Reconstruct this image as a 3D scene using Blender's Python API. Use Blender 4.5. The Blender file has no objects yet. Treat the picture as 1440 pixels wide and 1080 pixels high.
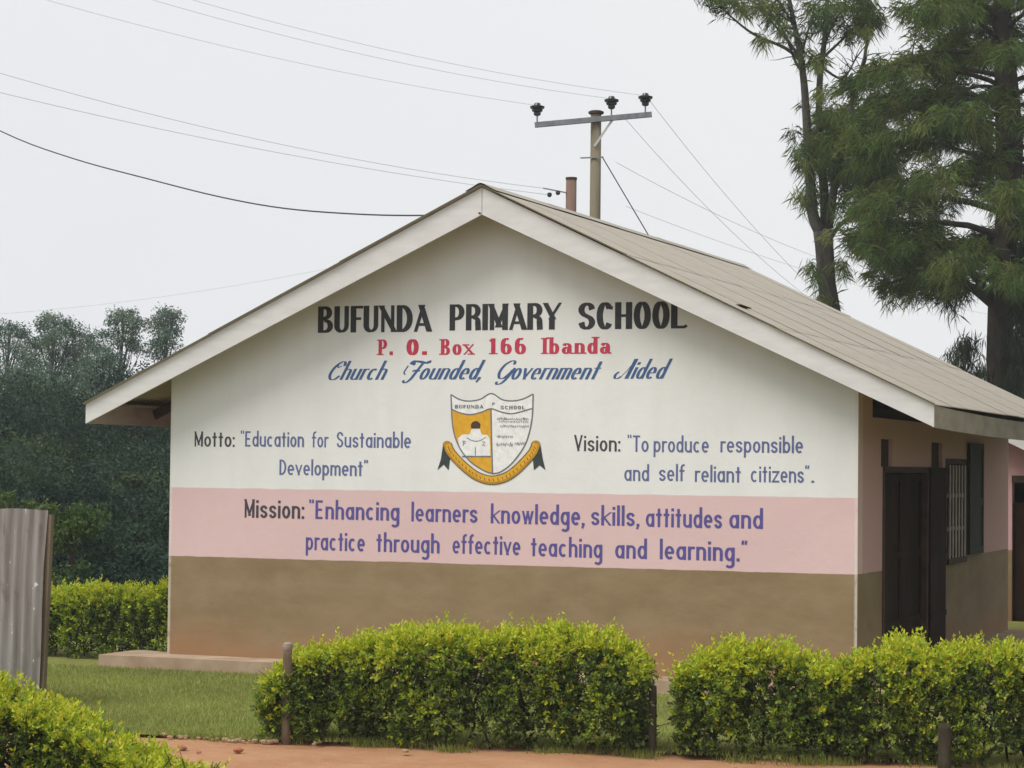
import bpy, math, random
import numpy as np
from mathutils import Vector, Matrix
random.seed(7); rng = np.random.default_rng(7)
scene = bpy.context.scene
COL = scene.collection

# ------------------------------------------------------------------ camera
CAM = Vector((12.2214, -21.3768, 1.9928))
YAW, PITCH, ROLL, FPX = 0.3741, 0.0353, 0.0111, 3274.4
fw = Vector((-math.sin(YAW)*math.cos(PITCH), math.cos(YAW)*math.cos(PITCH), math.sin(PITCH)))
rt = Vector((math.cos(YAW), math.sin(YAW), 0)); up = rt.cross(fw)
r2 = math.cos(ROLL)*rt + math.sin(ROLL)*up
u2 = -math.sin(ROLL)*rt + math.cos(ROLL)*up
cd = bpy.data.cameras.new('camera'); cam = bpy.data.objects.new('camera', cd); COL.objects.link(cam)
M = Matrix((r2, u2, -fw)).transposed().to_4x4(); M.translation = CAM
cam.matrix_world = M
cd.sensor_width = 36; cd.lens = FPX/1440*36; cd.clip_start = .1; cd.clip_end = 3000
scene.camera = cam

# ------------------------------------------------------------------ sky, sun, exposure
SUN_EL, SUN_AZ = math.radians(56), math.radians(215)       # azimuth clockwise from +y: in front of the gable, to the left
w = bpy.data.worlds.new('World'); scene.world = w; w.use_nodes = True
nt = w.node_tree; nt.nodes.clear()
sky = nt.nodes.new('ShaderNodeTexSky'); sky.sky_type = 'NISHITA'; sky.sun_disc = False
sky.sun_elevation = SUN_EL; sky.sun_rotation = SUN_AZ; sky.dust_density = 6; sky.air_density = 1.2
cl = nt.nodes.new('ShaderNodeTexNoise'); cl.inputs['Scale'].default_value = 1.6; cl.inputs['Detail'].default_value = 4
tc = nt.nodes.new('ShaderNodeTexCoord'); nt.links.new(tc.outputs['Generated'], cl.inputs['Vector'])
cr = nt.nodes.new('ShaderNodeValToRGB')                    # overcast deck: pale, a little bluer in the thin places
cr.color_ramp.elements[0].position = .3; cr.color_ramp.elements[0].color = (6.75, 6.9, 7.2, 1)
cr.color_ramp.elements[1].position = .7; cr.color_ramp.elements[1].color = (7.5, 7.55, 7.5, 1)
nt.links.new(cl.outputs['Fac'], cr.inputs['Fac'])
mx = nt.nodes.new('ShaderNodeMix'); mx.data_type = 'RGBA'; mx.inputs['Factor'].default_value = .93
nt.links.new(sky.outputs['Color'], mx.inputs['A']); nt.links.new(cr.outputs['Color'], mx.inputs['B'])
bg = nt.nodes.new('ShaderNodeBackground'); bg.inputs['Strength'].default_value = .10
nt.links.new(mx.outputs['Result'], bg.inputs['Color'])
wo = nt.nodes.new('ShaderNodeOutputWorld'); nt.links.new(bg.outputs['Background'], wo.inputs['Surface'])
sl = bpy.data.lights.new('sun', 'SUN'); sl.energy = 2.1; sl.angle = math.radians(32); sl.color = (1, .955, .89)
so = bpy.data.objects.new('sun', sl); COL.objects.link(so)
sd = Vector((math.sin(SUN_AZ)*math.cos(SUN_EL), math.cos(SUN_AZ)*math.cos(SUN_EL), math.sin(SUN_EL)))
so.rotation_euler = sd.to_track_quat('Z', 'Y').to_euler(); so.location = (-20, -30, 40)
vs = scene.view_settings; vs.view_transform = 'Standard'; vs.look = 'None'; vs.exposure = .34; vs.gamma = 1
vs.use_curve_mapping = False

# ------------------------------------------------------------------ helpers
def tag(o, label=None, cat=None, group=None, kind=None):
    for k, v in (('label', label), ('category', cat), ('group', group), ('kind', kind)):
        if v: o[k] = v
    return o
def link(name, me, parent=None, loc=(0, 0, 0)):
    o = bpy.data.objects.new(name, me); COL.objects.link(o); o.parent = parent; o.location = loc
    return o
def empty(name, loc, label, cat, group=None, rz=0):
    o = link(name, None, None, loc); o.empty_display_size = .3; o.rotation_euler = (0, 0, rz)
    return tag(o, label, cat, group)
class MB:
    """collects shapes in world coordinates; build() links ONE mesh object whose origin is the parent's"""
    def __init__(s): s.v = []; s.f = []
    def add(s, v, f):
        n = len(s.v); s.v += [tuple(a) for a in v]; s.f += [tuple(i+n for i in q) for q in f]; return s
    def box(s, x0, x1, y0, y1, z0, z1):
        v = [(x, y, z) for z in (z0, z1) for y in (y0, y1) for x in (x0, x1)]
        return s.add(v, [(0, 2, 3, 1), (4, 5, 7, 6), (0, 1, 5, 4), (2, 6, 7, 3), (0, 4, 6, 2), (1, 3, 7, 5)])
    def prism(s, poly, axis, a, b):
        """poly of 2D points, extruded along axis from a to b"""
        def P(p, t):
            return {'y': (p[0], t, p[1]), 'x': (t, p[0], p[1]), 'z': (p[0], p[1], t)}[axis]
        n = len(poly); v = [P(p, a) for p in poly]+[P(p, b) for p in poly]
        return s.add(v, [tuple(range(n)), tuple(range(2*n-1, n-1, -1))]+[(i, n+i, n+(i+1) % n, (i+1) % n) for i in range(n)])
    def beam(s, p, q, wx, wz):
        p, q = Vector(p), Vector(q); d = (q-p).normalized()
        a = d.cross(Vector((0, 0, 1)));
        if a.length < .01: a = Vector((1, 0, 0))
        a.normalize(); b = a.cross(d)
        v = [c+a*i*wx/2+b*j*wz/2 for c in (p, q) for i, j in ((-1, -1), (1, -1), (1, 1), (-1, 1))]
        return s.add(v, [(3, 2, 1, 0), (4, 5, 6, 7)]+[(i, (i+1) % 4, 4+(i+1) % 4, 4+i) for i in range(4)])
    def tube(s, pts, rad, n=8, cap=True):
        pts = [Vector(p) for p in pts]; m = len(pts); v = []; f = []
        if not hasattr(rad, '__len__'): rad = [rad]*m
        ref = None
        for i, p in enumerate(pts):
            d = (pts[min(i+1, m-1)]-pts[max(i-1, 0)])
            d = d.normalized() if d.length > 1e-9 else Vector((0, 0, 1))
            if ref is None: ref = Vector((1, 0, 0)) if abs(d.x) < .8 else Vector((0, 1, 0))
            a = (ref-d*ref.dot(d)).normalized(); ref = a; b = d.cross(a)
            for k in range(n):
                t = 2*math.pi*k/n; v.append(p+(a*math.cos(t)+b*math.sin(t))*rad[i])
        for i in range(m-1):
            for k in range(n): f.append((i*n+k, i*n+(k+1) % n, (i+1)*n+(k+1) % n, (i+1)*n+k))
        if cap: f += [tuple(range(n-1, -1, -1)), tuple((m-1)*n+k for k in range(n))]
        return s.add(v, f)
    def lathe(s, c, prof, n=14):
        v = []; f = []; m = len(prof)
        for r, z in prof:
            for k in range(n):
                t = 2*math.pi*k/n; v.append((c[0]+r*math.cos(t), c[1]+r*math.sin(t), c[2]+z))
        for i in range(m-1):
            for k in range(n): f.append((i*n+k, i*n+(k+1) % n, (i+1)*n+(k+1) % n, (i+1)*n+k))
        return s.add(v, f+[tuple(range(n-1, -1, -1)), tuple((m-1)*n+k for k in range(n))])
    def build(s, name, mat, parent=None, smooth=False):
        me = bpy.data.meshes.new(name)
        off = Vector((0, 0, 0))
        if parent is not None:
            q = parent
            while q is not None: off += q.location; q = q.parent
        me.from_pydata([tuple(Vector(a)-off) for a in s.v], [], s.f); me.update()
        if smooth: me.polygons.foreach_set('use_smooth', [True]*len(me.polygons))
        me.materials.append(mat)
        return link(name, me, parent)

def npmesh(name, verts, faces, mat, parent=None, tint=None):
    """numpy verts (n,3), faces (m,k) -> one object (world coordinates, parent offset removed)"""
    off = np.zeros(3); q = parent
    while q is not None: off += np.array(q.location); q = q.parent
    verts = np.asarray(verts, dtype=np.float32)-off.astype(np.float32)
    k = faces.shape[1]; me = bpy.data.meshes.new(name)
    me.vertices.add(len(verts)); me.vertices.foreach_set('co', verts.ravel())
    me.loops.add(faces.size); me.loops.foreach_set('vertex_index', faces.ravel().astype(np.int32))
    me.polygons.add(len(faces)); me.polygons.foreach_set('loop_start', np.arange(0, faces.size, k, dtype=np.int32))
    me.update(calc_edges=True)
    if tint is not None:
        at = me.attributes.new('tint', 'FLOAT_COLOR', 'POINT')
        c = np.ones((len(verts), 4), dtype=np.float32); c[:, :3] = tint; at.data.foreach_set('color', c.ravel())
    me.materials.append(mat)
    return link(name, me, parent)

# ------------------------------------------------------------------ materials
class Mat:
    def __init__(s, name, rough=.8, spec=.3, metal=0):
        s.m = bpy.data.materials.new(name); s.m.use_nodes = True; s.t = s.m.node_tree
        s.b = s.t.nodes['Principled BSDF']; s.b.inputs['Roughness'].default_value = rough
        s.b.inputs['Specular IOR Level'].default_value = spec; s.b.inputs['Metallic'].default_value = metal
        s.tc = s.t.nodes.new('ShaderNodeTexCoord')
    def n(s, t, **k):
        o = s.t.nodes.new(t)
        for a, b in k.items(): setattr(o, a, b)
        return o
    def l(s, a, b): s.t.links.new(a, b)
    def setin(s, sock, v):
        if isinstance(v, (int, float)): sock.default_value = v
        elif isinstance(v, tuple): sock.default_value = v+(1,) if len(v) == 3 and sock.type == 'RGBA' else v
        else: s.l(v, sock)
    def math(s, op, a, b=0.0, c=None):
        o = s.n('ShaderNodeMath', operation=op); s.setin(o.inputs[0], a); s.setin(o.inputs[1], b)
        if c is not None: s.setin(o.inputs[2], c)
        return o.outputs[0]
    def step(s, v, e0, e1):
        o = s.n('ShaderNodeMapRange'); s.setin(o.inputs['Value'], v)
        o.inputs['From Min'].default_value = e0; o.inputs['From Max'].default_value = e1
        return o.outputs['Result']
    def mix(s, f, a, b, mode='MIX'):
        o = s.n('ShaderNodeMix', data_type='RGBA', blend_type=mode)
        s.setin(o.inputs['Factor'], f); s.setin(o.inputs['A'], a); s.setin(o.inputs['B'], b)
        return o.outputs['Result']
    def noise(s, scale, detail=5, stretch=None, rough=.55, space='Object'):
        o = s.n('ShaderNodeTexNoise'); o.inputs['Scale'].default_value = scale
        o.inputs['Detail'].default_value = detail; o.inputs['Roughness'].default_value = rough
        v = s.tc.outputs[space]
        if stretch:
            m = s.n('ShaderNodeMapping'); m.inputs['Scale'].default_value = stretch; s.l(v, m.inputs['Vector']); v = m.outputs['Vector']
        s.l(v, o.inputs['Vector']); return o.outputs['Fac']
    def bump(s, h, strength=.3, dist=.01):
        o = s.n('ShaderNodeBump'); o.inputs['Strength'].default_value = strength; o.inputs['Distance'].default_value = dist
        s.l(h, o.inputs['Height']); s.l(o.outputs['Normal'], s.b.inputs['Normal'])
    def col(s, c): s.setin(s.b.inputs['Base Color'], c); return s

def sr(r, g, b):
    f = lambda c: c/12.92 if c <= .04045 else ((c+.055)/1.055)**2.4
    return (f(r/255), f(g/255), f(b/255))
def rough_mat(name, c1, c2, scale=6, rough=.85, spec=.2, stretch=None, bump=.25, bscale=60, metal=0, dist=.006):
    m = Mat(name, rough, spec, metal)
    a = m.step(m.noise(scale, 6, stretch), .3, .7)
    m.col(m.mix(a, c1, c2)); m.bump(m.noise(bscale, 4), bump, dist)
    return m.m

B1, B2, W, L = 1.02, 1.733, 7.3, 8.4          # top of the brown dado, top of the pink band, gable width, depth
def wall_paint(name, side):
    m = Mat(name, .75, .25)
    sx = m.n('ShaderNodeSeparateXYZ'); m.l(m.tc.outputs['Object'], sx.inputs[0])
    wob = m.math('MULTIPLY', m.math('SUBTRACT', m.noise(3.5, 4), .5), .022)
    z = m.math('ADD', sx.outputs['Z'], wob)
    big = m.step(m.noise(.9, 5), .3, .7); fine = m.noise(9, 6)
    streak = m.step(m.noise(2.2, 6, (2.2, 2.2, .28)), .42, .75)
    white = m.mix(big, (.745, .75, .745), (.80, .805, .80))
    white = m.mix(m.math('MULTIPLY', streak, .13), white, (.52, .49, .43))
    pink = m.mix(big, (.67, .475, .485), (.71, .515, .515))
    pink = m.mix(m.math('MULTIPLY', m.step(fine, .45, .75), .18), pink, (.62, .47, .40))
    brown = m.mix(big, (.225, .158, .085), (.265, .19, .105))
    brown = m.mix(m.math('MULTIPLY', m.step(m.noise(1.6, 7, (1, 1, 2.2), .65), .42, .64), .75), brown, (.31, .225, .135))
    # splashed earth at the foot of the wall, a ragged upper edge
    foot = m.step(m.math('ADD', sx.outputs['Z'], m.math('MULTIPLY', m.math('SUBTRACT', m.noise(1.3, 6), .5), .9)), .42, .05)
    brown = m.mix(m.math('MULTIPLY', foot, .6), brown, (.33, .17, .08))
    pc = m.step(z, B1-.003, B1+.003)
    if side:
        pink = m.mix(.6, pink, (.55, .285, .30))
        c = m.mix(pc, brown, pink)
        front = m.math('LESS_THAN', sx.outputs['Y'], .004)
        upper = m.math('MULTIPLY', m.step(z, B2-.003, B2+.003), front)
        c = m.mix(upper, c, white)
    else:
        c = m.mix(pc, brown, m.mix(m.step(z, B2-.004, B2+.004), pink, white))
        # pale chipped paint along the two corners
        ed = m.math('MAXIMUM', m.step(sx.outputs['X'], .035, .02), m.step(sx.outputs['X'], W-.035, W-.02))
        ed = m.math('MULTIPLY', ed, m.step(m.noise(7, 5), .3, .5))
        c = m.mix(m.math('MULTIPLY', ed, .5), c, (.72, .70, .64))
        front = m.math('LESS_THAN', sx.outputs['Y'], .004)
        c = m.mix(front, m.mix(pc, brown, pink), c)
    m.col(c)
    h = m.math('ADD', m.math('MULTIPLY', m.noise(2.5, 3), 2.2), m.math('MULTIPLY', m.noise(38, 5), .35))
    m.bump(h, .30, .012)
    return m.m
M_gable = wall_paint('painted_plaster_front', False)
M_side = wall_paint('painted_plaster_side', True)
M_board = rough_mat('white_gloss_board', (.60, .595, .59), (.70, .70, .70), 3, .6, .3, (1, 1, 4), .2, 30)
M_fascia = rough_mat('weathered_fascia', (.36, .30, .25), (.50, .44, .38), 2.5, .8, .2, (1, 1, 3), .3, 30)
M_timber = rough_mat('dark_timber', (.045, .028, .020), (.085, .05, .035), 5, .8, .2, (1, .3, 1), .4, 40)
M_door = rough_mat('dark_brown_door_paint', (.020, .010, .005), (.038, .018, .009), 3, .8, .06, (1, 1, .4), .2, 40)
M_shutter = rough_mat('dark_green_shutter_paint', (.022, .027, .018), (.036, .040, .028), 3, .75, .15, (1, 1, .4), .2, 40)
M_bar = rough_mat('pale_window_bar_paint', (.30, .25, .24), (.42, .36, .34), 6, .6, .3)
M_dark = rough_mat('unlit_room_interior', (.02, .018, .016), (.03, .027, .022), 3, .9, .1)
M_concrete = rough_mat('earth_stained_concrete', (.30, .20, .13), (.46, .36, .27), 2.2, .9, .1, None, .5, 25)
M_oldwood = rough_mat('grey_weathered_wood', (.10, .075, .05), (.22, .175, .125), 7, .9, .1, (1, 1, .15), .6, 40)
M_pole = rough_mat('pole_wood', (.16, .135, .09), (.27, .235, .17), 3, .85, .1, (1, 1, .1), .3, 30)
M_stubpole = rough_mat('stub_pole_wood', (.15, .09, .07), (.25, .17, .13), 3, .85, .1, (1, 1, .1), .3, 30)
M_galv = rough_mat('galvanised_steel', (.17, .18, .20), (.28, .29, .31), 8, .5, .5, None, .1, 30, .5)
M_light = rough_mat('bright_steel_strap', (.5, .5, .5), (.62, .62, .62), 8, .5, .5, None, .1, 30, .2)
M_porc = rough_mat('dark_glazed_insulator', (.012, .013, .018), (.03, .03, .036), 8, .25, .5, None, .05)
M_wire = rough_mat('aluminium_wire', (.40, .42, .45), (.48, .5, .53), 8, .5, .4)
M_cable = rough_mat('black_cable', (.03, .03, .034), (.05, .05, .055), 8, .6, .3)
M_bark = rough_mat('pine_bark', (.045, .036, .027), (.12, .098, .072), 5, .95, .1, (1, 1, .35), .9, 14, dist=.03)
M_bark2 = rough_mat('grey_bark', (.05, .045, .038), (.13, .12, .105), 4, .95, .1, (1, 1, .35), .9, 14, dist=.03)
M_bark3 = rough_mat('gum_tree_bark', (.045, .048, .042), (.09, .09, .08), 2, .95, .1, (1, 1, .3), .5, 10, dist=.03)
M_stem = rough_mat('hedge_stem_bark', (.04, .028, .018), (.09, .065, .04), 9, .9, .1, None, .4, 60)
M_stone = rough_mat('pale_stone', (.28, .17, .10), (.42, .28, .19), 9, .9, .1, None, .6, 40)
M_brick = rough_mat('broken_brick', (.30, .11, .06), (.42, .20, .12), 9, .9, .1, None, .6, 40)

def roof_mat():
    m = Mat('sand_coloured_roof_sheet', .75, .25)
    oi = m.n('ShaderNodeObjectInfo')
    a = m.step(m.noise(2.2, 6, (.45, 5.0, 5.0), .6), .3, .7)          # runs down the slope
    b = m.step(m.noise(1.1, 6, (3.2, .28, 1), .6), .38, .66)            # bands along the laps
    c = m.mix(a, (.345, .32, .275), (.41, .385, .335))
    c = m.mix(m.math('MULTIPLY', b, .5), c, (.335, .285, .215))
    c = m.mix(m.math('MULTIPLY', oi.outputs['Random'], .25), c, (.42, .385, .33))
    c = m.mix(m.math('MULTIPLY', m.step(m.noise(1.3, 7, (11, .7, 1), .65), .45, .7), .45), c, (.30, .265, .21))
    sp = m.step(m.noise(14, 5), .66, .74)
    c = m.mix(m.math('MULTIPLY', sp, .5), c, (.16, .10, .07))
    m.col(c); m.bump(m.noise(30, 4), .2, .004); return m.m
M_roof = roof_mat()
M_rust = rough_mat('rust_stain', (.06, .035, .025), (.12, .07, .05), 20, .9, .1)
def corr_mat():
    m = Mat('weathered_galvanised_sheet', .6, .35, .25)
    a = m.step(m.noise(2.5, 6, (6, 1, .35)), .3, .7)
    c = m.mix(a, (.17, .155, .14), (.36, .345, .335))
    d = m.step(m.noise(4.5, 5, (1.6, 1, .8)), .60, .72)
    c = m.mix(m.math('MULTIPLY', d, .55), c, (.14, .095, .065))
    wsp = m.step(m.noise(9, 2, (2.2, 1, 1)), .69, .72)
    c = m.mix(wsp, c, (.75, .75, .76))
    m.col(c); m.bump(m.noise(20, 4), .2, .004); return m.m
M_corr = corr_mat()
def flat(name, c, rough=.6):
    m = Mat(name, rough, .3); a = m.step(m.noise(18, 5), .3, .7)
    m.col(m.mix(a, c, tuple(min(1, x*1.25+.01) for x in c))); return m.m
P_black = flat('black_lettering_paint', (.026, .028, .032))
P_red = flat('crimson_lettering_paint', (.46, .035, .075))
P_script = flat('blue_script_paint', (.045, .10, .24))
P_blue = flat('slate_blue_lettering_paint', (.10, .12, .27))
P_violet = flat('violet_blue_lettering_paint', (.085, .07, .26))
P_grey = flat('charcoal_lettering_paint', (.05, .045, .06))
P_gold = flat('gold_crest_paint', (.62, .33, .02))
P_gold2 = flat('dark_gold_ribbon_paint', (.40, .21, .02))
P_white = flat('white_crest_paint', (.72, .72, .72))
P_line = flat('grey_crest_outline_paint', (.13, .14, .16))
P_tail = flat('dark_green_ribbon_paint', (.03, .042, .042))
P_umber = flat('umber_crest_paint', (.07, .03, .015))

def leaf_mat(name, rough=.55, trans=.35, spec=.35):
    m = Mat(name, rough, spec)
    at = m.n('ShaderNodeAttribute', attribute_name='tint')
    m.col(at.outputs['Color'])
    tr = m.n('ShaderNodeBsdfTranslucent'); m.l(m.mix(1.0, at.outputs['Color'], (1.15, 1.1, .55), 'MULTIPLY'), tr.inputs['Color'])
    ms = m.n('ShaderNodeMixShader'); ms.inputs[0].default_value = trans
    out = m.t.nodes['Material Output']
    m.l(m.b.outputs[0], ms.inputs[1]); m.l(tr.outputs[0], ms.inputs[2]); m.l(ms.outputs[0], out.inputs['Surface'])
    return m.m
M_leaf = leaf_mat('hedge_leaf')
M_needle = leaf_mat('pine_needle', .7, .3, .15)
M_gum = leaf_mat('gum_leaf', .85, .2, .08)
M_blade = leaf_mat('grass_blade', .6, .3)

# ------------------------------------------------------------------ ground
GZ = -.13
def ground_z(x, y):
    # level school yard; behind the building the land falls away into the valley
    t = np.clip((y-14)/60, 0, 1); return GZ-.07-7.5*t*t*(3-2*t)
xs = np.concatenate([np.linspace(-900, -60, 10), np.linspace(-50, 50, 60), np.linspace(60, 900, 10)])
ys = np.concatenate([np.linspace(-300, -30, 6), np.linspace(-25, 100, 70), np.linspace(120, 1800, 12)])
X, Y = np.meshgrid(xs, ys); Z = ground_z(X, Y)
V = np.stack([X, Y, Z], -1).reshape(-1, 3); nx = len(xs)
F = np.array([(j*nx+i, j*nx+i+1, (j+1)*nx+i+1, (j+1)*nx+i) for j in range(len(ys)-1) for i in range(nx-1)])
mg = Mat('valley_ground', .95, .1)
mg.col(mg.mix(mg.step(mg.noise(.15, 6), .35, .65), (.055, .075, .025), (.13, .10, .055)))
tag(npmesh('ground', V, F, mg.m), kind='structure')

def sheet(name, outline, z, mat):
    me = bpy.data.meshes.new(name); me.from_pydata([(x, y, z) for x, y in outline], [], [tuple(range(len(outline)))])
    me.materials.append(mat); return tag(link(name, me), kind='structure')
md = Mat('red_earth', .95, .1)
c = md.mix(md.step(md.noise(1.2, 6), .3, .7), (.33, .16, .082), (.42, .235, .13))
c = md.mix(md.math('MULTIPLY', md.step(md.noise(8, 6), .45, .7), .4), c, (.45, .27, .165))
md.col(c); md.bump(md.math('ADD', md.noise(6, 5), md.math('MULTIPLY', md.noise(45, 4), .3)), .7, .03)
# bare earth yard: real small relief
xs = np.linspace(-6, 16, 150); ys = np.linspace(-13, -4.3, 80); X, Y = np.meshgrid(xs, ys)
Z = GZ-.020+.008*np.sin(X*2.1+Y)+.006*np.sin(X*5.3-Y*3.7)+.003*rng.standard_normal(X.shape)
V = np.stack([X, Y, Z], -1).reshape(-1, 3); nx = len(xs)
F = np.array([(j*nx+i, j*nx+i+1, (j+1)*nx+i+1, (j+1)*nx+i) for j in range(len(ys)-1) for i in range(nx-1)])
tag(npmesh('dirt_path', V, F, md.m), kind='structure')
# yard front line: a slightly ragged edge of the lawn, following the hedge row
def edge_y(x): return -5.37+.145*(x-3.5)+.05*math.sin(3.1*x)+.035*math.sin(7.7*x+1)
ml = Mat('lawn_turf', .95, .1)
c = ml.mix(ml.step(ml.noise(1.4, 6), .3, .7), (.19, .215, .055), (.26, .265, .08))
c = ml.mix(ml.math('MULTIPLY', ml.step(ml.noise(5, 6), .5, .75), .5), c, (.19, .16, .07))
ml.col(c); ml.bump(ml.noise(60, 4), .8, .03)
ol = [(x, edge_y(x)+(.28 if x > 4.15 else 0)) for x in np.linspace(-30, 16, 300)]+[(16, 12), (-30, 12)]
sheet('lawn', ol, GZ+.008, ml.m)
# a low earth lip carrying the turf edge
# grass blades where the lawn is in view
def grass(name, n, x0, x1, y0f, y1, label):
    x = rng.uniform(x0, x1, n); e = np.array([y0f(a) for a in x]); y = e-.04+(y1-e)*rng.uniform(0, 1, n)**1.1
    h = rng.uniform(.018, .05, n); a = rng.uniform(0, 6.283, n); wv = rng.uniform(.0025, .005, n)
    dx = np.cos(a)*wv; dy = np.sin(a)*wv; lx = rng.normal(0, .014, n); ly = rng.normal(0, .014, n)
    z = np.full(n, GZ+.004)
    v = np.stack([np.stack([x-dx, y-dy, z], -1), np.stack([x+dx, y+dy, z], -1), np.stack([x+lx, y+ly, z+h], -1)], 1).reshape(-1, 3)
    base = np.where(rng.uniform(0, 1, (n, 1)) < .25, np.array([[.34, .31, .12]]), np.array([[.25, .31, .075]]))
    patch = .85+.3*(np.sin(x*1.7+1)*np.sin(y*2.3)+1)/2
    col = base*rng.uniform(.7, 1.25, (n, 1))*patch[:, None]
    o = npmesh(name, v, np.arange(3*n).reshape(-1, 3), M_blade, None, np.repeat(col, 3, 0))
    return tag(o, label, 'grass', kind='stuff')
grass('grass', 120000, -2.5, 5.2, edge_y, -.46, 'short mown green grass between the concrete apron and the red earth')
n0 = 5200
x = rng.uniform(2.6, 9.6, n0); x = x[(np.sin(x*4.1)+np.sin(x*9.3+1)+rng.normal(0, .6, n0)) > .35]
n0 = len(x); y = np.array([edge_y(a) for a in x])-np.abs(rng.normal(0, .06, n0)); h = rng.uniform(.02, .065, n0); a = rng.uniform(0, 6.28, n0)
v = np.stack([np.stack([x-.004*np.cos(a), y-.004*np.sin(a), np.full(n0, GZ-.02)], -1), np.stack([x+.004*np.cos(a), y+.004*np.sin(a), np.full(n0, GZ-.02)], -1), np.stack([x+rng.normal(0, .02, n0), y-rng.uniform(0, .04, n0), GZ+h], -1)], 1).reshape(-1, 3)
tag(npmesh('weeds', v, np.arange(3*n0).reshape(-1, 3), M_blade, None, np.repeat(np.array([[.24, .28, .07]])*rng.uniform(.6, 1.3, (n0, 1)), 3, 0)), 'ragged weeds creeping from the lawn edge over the red earth', 'weeds', kind='stuff')
grass('grass', 30000, 5.2, 10.5, lambda x: edge_y(x)+.1, -.5, 'green grass behind the clipped front hedges')

# ------------------------------------------------------------------ hedges
PAL_NEW = np.array([(.50, .56, .03), (.43, .53, .03), (.35, .47, .035), (.56, .52, .045)])
PAL_MID = np.array([(.13, .23, .024), (.17, .28, .028), (.105, .185, .022), (.19, .28, .045)])
PAL_OLD = np.array([(.05, .085, .016), (.075, .11, .025), (.13, .155, .07), (.04, .065, .012)])
def leaves(P, A, S, Ln, Wd, droop=0.25):
    """folded diamond leaves: base P, axis A, side S"""
    N = np.cross(A, S); mid = P+A*(Ln*.5)[:, None]
    l = mid+S*(Wd*.5)[:, None]+N*(Wd*.18)[:, None]; r = mid-S*(Wd*.5)[:, None]+N*(Wd*.18)[:, None]
    tip = P+A*Ln[:, None]-N*(Ln*droop)[:, None]
    v = np.stack([P, l, tip, r], 1).reshape(-1, 3); n = len(P)
    i = np.arange(n)[:, None]*4
    return v, np.concatenate([i+np.array([[0, 1, 2]]), i+np.array([[0, 2, 3]])], 0)
def norm(a): return a/np.maximum(np.linalg.norm(a, axis=1, keepdims=True), 1e-6)
def wave(a, b, k=1.0, s=0):
    return (np.sin(a*5.1*k+b*3.3+s)+.7*np.sin(a*9.7*k-b*6.1+2+s)+.5*np.sin(a*17.3*k+b*11.9+s*2)+.35*np.sin(a*29*k-b*23+s))/2.5
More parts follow.
